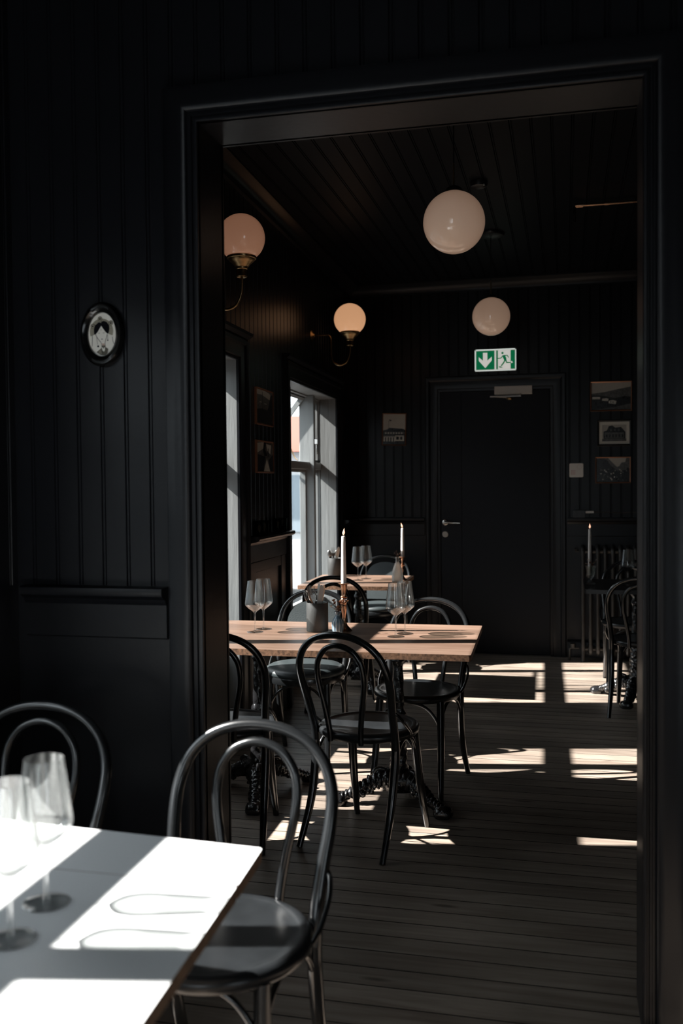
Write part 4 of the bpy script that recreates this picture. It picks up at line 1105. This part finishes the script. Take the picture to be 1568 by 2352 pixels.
SH6 = [(1, FULL), (0, [(0, 0.95), (0.4, 1), (0.38, 0.78), (0, 0.62)]), (2, [(0.35, 0.7), (0.42, 1), (0.55, 1), (0.5, 0.74), (0.62, 0.55), (0.45, 0.52)]), (3, [(0.55, 0.95), (0.88, 0.92), (0.82, 0.6), (0.62, 0.72)]), (2, R4(0.66, 0.70, 0.5, 0.8)), (2, [(0, 0), (0.35, 0), (0.5, 0.5), (0, 0.58)]), (3, [(0.4, 0), (0.8, 0), (0.58, 0.46)]), (2, [(0.8, 0), (1, 0), (1, 0.6), (0.7, 0.4)])]
left_photo('upper small photograph on the pier between the two windows', 5.190, 5.534, 1.779, 1.992, SH5)
left_photo('lower small photograph on the pier between the two windows', 5.188, 5.528, 1.500, 1.690, SH6)

# alarm panel
ap = thing('alarm_keypad', 'cream square keypad on the wall right of the far door', 'keypad', (0.032, FARY - 0.003, 1.470))
mb = MB(); mb.prism(rrect(0, 0.110, 0, 0.113, 0.010, 5), 0.0, 0.022); mb.v = [(x, -z, y) for x, y, z in mb.v]; mb.build('body', PLAST, ap, sharp=30)
mb = MB()
ring = [(0.078 + 0.017 * cos(a), 0.082 + 0.017 * sin(a)) for a in [2 * pi * k / 24 for k in range(25)]]
stroke(mb, ring, 0.0018, 0, sfn(-0.0223))
for k in range(3):
    for j in range(3): mb.poly(R4(0.014 + j * 0.012, 0.023 + j * 0.012, 0.022 + k * 0.013, 0.032 + k * 0.013), 0, sfn(-0.0223))
mb.build('printed_keys', MARK, ap, fix=False)
# adapter, plug and cable on the rail
ad = thing('power_adapter', 'black power adapter with white plug on the rail right of the far door', 'power adapter', (0.062, FARY - 0.034, RAIL + 0.002))
mb = MB(); mb.box(0.0, 0.095, -0.022, 0.022, 0.0, 0.062); mb.box(0.012, 0.03, -0.024, -0.02, 0.01, 0.052); mb.build('body', BLKPL, ad, bevel=0.004)
mb = MB(); mb.box(0.096, 0.162, -0.012, 0.012, 0.036, 0.056); mb.build('plug', PLASTW, ad, bevel=0.003)
mb = MB(); mb.tube(spline([(0.160, 0, 0.046), (0.24, 0, 0.044), (0.36, 0.004, 0.038), (0.46, 0, 0.043), (0.60, 0, 0.036), (0.9, 0, 0.038), (1.4, 0, 0.030)], 5), 0.0022, 6); mb.build('cable', CABLE, ad)

# radiator
rd = thing('cast_iron_radiator', 'old dark ribbed radiator on feet against the far wall at right', 'radiator', (0.115, 7.780, 0))
for k in range(14):
    x = 0.020 + k * 0.0575
    mb = MB()
    for yo in (-0.045, 0.045):
        mb.tube([(x, yo, 0.10), (x, yo, 0.86)], 0.0135, 12)
    mb.tube(spline([(x, -0.045, 0.84), (x, -0.040, 0.895), (x, 0, 0.915), (x, 0.040, 0.895), (x, 0.045, 0.84)], 4), 0.0165, 10)
    mb.tube(spline([(x, -0.045, 0.13), (x, -0.040, 0.075), (x, 0, 0.062), (x, 0.040, 0.075), (x, 0.045, 0.13)], 4), 0.0165, 10)
    if k in (0, 13): mb.tube([(x, -0.045, 0.10), (x, -0.055, 0.03), (x, -0.058, 0.0)], [0.014, 0.014, 0.019], 10); mb.tube([(x, 0.045, 0.10), (x, 0.055, 0.03), (x, 0.058, 0.0)], [0.014, 0.014, 0.019], 10)
    mb.build('column', RAD, rd, sharp=50)
for z in (0.88, 0.095):
    mb = MB(); mb.tube([(0.02, 0, z), (0.02 + 13 * 0.0575, 0, z)], 0.02, 12); mb.build('manifold', RAD, rd, sharp=50)
mb = MB(); mb.tube([(-0.01, 0, 0.10), (-0.075, 0, 0.10), (-0.085, 0, 0.09), (-0.085, 0, 0.0)], 0.010, 10); mb.lathe([(0, 0), (0.02, 0), (0.022, 0.03), (0, 0.034)], 14, (-0.060, 0, 0.105)); mb.tube([(-0.01, 0, 0.88), (-0.035, 0, 0.88), (-0.035, -0.03, 0.90)], 0.009, 8)
mb.build('valve', RAD, rd, sharp=40)

# oval portrait
ov = thing('oval_portrait', 'oval black-framed drawing of a woman with black hair and a headdress', 'picture', (-1.2965, PY0 - 0.003, 1.867))
mb = MB()
n = 56
prof = [(0.044, 0.062, -0.005), (0.045, 0.063, -0.012), (0.050, 0.068, -0.017), (0.056, 0.076, -0.021), (0.062, 0.086, -0.020), (0.067, 0.092, -0.013), (0.0675, 0.0935, 0.0), (0.060, 0.080, 0.0)]
vs = []
for a_, b_, y in prof:
    for k in range(n): q = 2 * pi * k / n; vs.append((a_ * cos(q), y, b_ * sin(q)))
mb.add(vs, [(i * n + k, i * n + (k + 1) % n, (i + 1) * n + (k + 1) % n, (i + 1) * n + k) for i in range(len(prof) - 1) for k in range(n)])
mb.build('frame', OVALB, ov, sharp=35)
mb = MB(); MM = 0.1215 / 1250
def O(x, y, l=0): return ((x - 722) * MM * 1.18, -0.006 - 0.0002 * l, (1148 - y) * MM * 1.04)
def OP(mi, l, *pts): mb.poly([O(x, y, l) for x, y in pts], mi)
mb.poly([(0.0445 * cos(2 * pi * k / 48), -0.0058, 0.0625 * sin(2 * pi * k / 48)) for k in range(48)], 0)
def ell(cx, cy, rx, ry, mi, l, n=20): OP(mi, l, *[(cx + rx * cos(2 * pi * k / n), cy + ry * sin(2 * pi * k / n)) for k in range(n)])
def arcband(mi, l, cx, cy, r1, r2, a0, a1, sy=1.3, n=14):
    pts = [(cx + r1 * cos(radians(a0 + (a1 - a0) * k / n)), cy - r1 * sy * sin(radians(a0 + (a1 - a0) * k / n))) for k in range(n + 1)]
    pts += [(cx + r2 * cos(radians(a1 + (a0 - a1) * k / n)), cy - r2 * sy * sin(radians(a1 + (a0 - a1) * k / n))) for k in range(n + 1)]
    OP(mi, l, *pts)
arcband(2, 1, 700, 1060, 200, 320, -20, 200, 1.15, 26)
for k in range(22): 
    an = -15 + k * 10.0; c_, s_ = cos(radians(an)), sin(radians(an))
    OP(3, 2, (700 + 205 * c_ - 3 * s_, 1060 - 235 * s_ - 3 * c_), (700 + 312 * c_ - 3 * s_, 1060 - 358 * s_ - 3 * c_), (700 + 312 * c_ + 3 * s_, 1060 - 358 * s_ + 3 * c_), (700 + 205 * c_ + 3 * s_, 1060 - 235 * s_ + 3 * c_))
for cx, cy in ((665, 700), (960, 830), (465, 900)):
    ell(cx, cy, 62, 70, 3, 3); ell(cx, cy + 6, 44, 52, 2, 4); ell(cx, cy + 4, 22, 26, 1, 5)
OP(1, 4, (500, 1130), (492, 1000), (530, 880), (620, 800), (672, 800), (690, 835), (700, 780), (770, 765), (850, 800), (915, 900), (920, 1000), (890, 1130), (860, 1125), (820, 1090), (695, 900), (600, 1090), (540, 1150))
OP(0, 5, (695, 900), (600, 1065), (540, 1140), (690, 1385), (790, 1385), (860, 1130), (800, 1070))
def ln(l, w, *pts):
    for (x0, y0), (x1, y1) in zip(pts, pts[1:]):
        L = math.hypot(x1 - x0, y1 - y0); nx, ny = -(y1 - y0) / L * w, (x1 - x0) / L * w
        OP(1, l, (x0 + nx, y0 + ny), (x1 + nx, y1 + ny), (x1 - nx, y1 - ny), (x0 - nx, y0 - ny))
ln(6, 6, (540, 1145), (600, 1260), (695, 1390)); ln(6, 6, (862, 1130), (830, 1260), (792, 1390)); ln(6, 5, (695, 1385), (705, 1500)); ln(6, 5, (795, 1385), (800, 1500))
ln(6, 4, (570, 1210), (580, 1360), (602, 1440)); ln(6, 4, (866, 1170), (872, 1300)); ln(6, 5, (450, 1160), (450, 1280), (440, 1480)); ln(6, 5, (995, 1220), (1010, 1350), (1050, 1440))
ell(605, 1478, 26, 28, 1, 6); ell(872, 1318, 15, 18, 1, 6); ell(715, 1278, 20, 12, 1, 7); ell(690, 1014, 9, 12, 1, 7)
ln(7, 4, (610, 1100), (635, 1112), (660, 1100)); ln(7, 4, (740, 1100), (765, 1110), (790, 1095))
OP(4, 6, (708, 1405), (785, 1405), (785, 1455), (708, 1455)); OP(3, 6, (708, 1460), (790, 1460), (795, 1500), (708, 1500))
OP(3, 5, (560, 1640), (660, 1560), (700, 1510), (800, 1510), (880, 1560), (860, 1690), (790, 1740), (680, 1730)); OP(2, 6, (600, 1640), (690, 1570), (700, 1700), (650, 1700))
for k in range(6): ln(7, 4, (610 + k * 22, 1640 - k * 16), (650 + k * 22, 1710 - k * 8))
OP(0, 7, (705, 1520), (795, 1515), (790, 1590), (765, 1640), (720, 1600)); ell(752, 1530, 14, 16, 1, 8)
mb.build('drawing', [P_CREAM, P_BLACK, P_KHAKI, P_OLIVE, P_BLUSH], ov, fix=False)
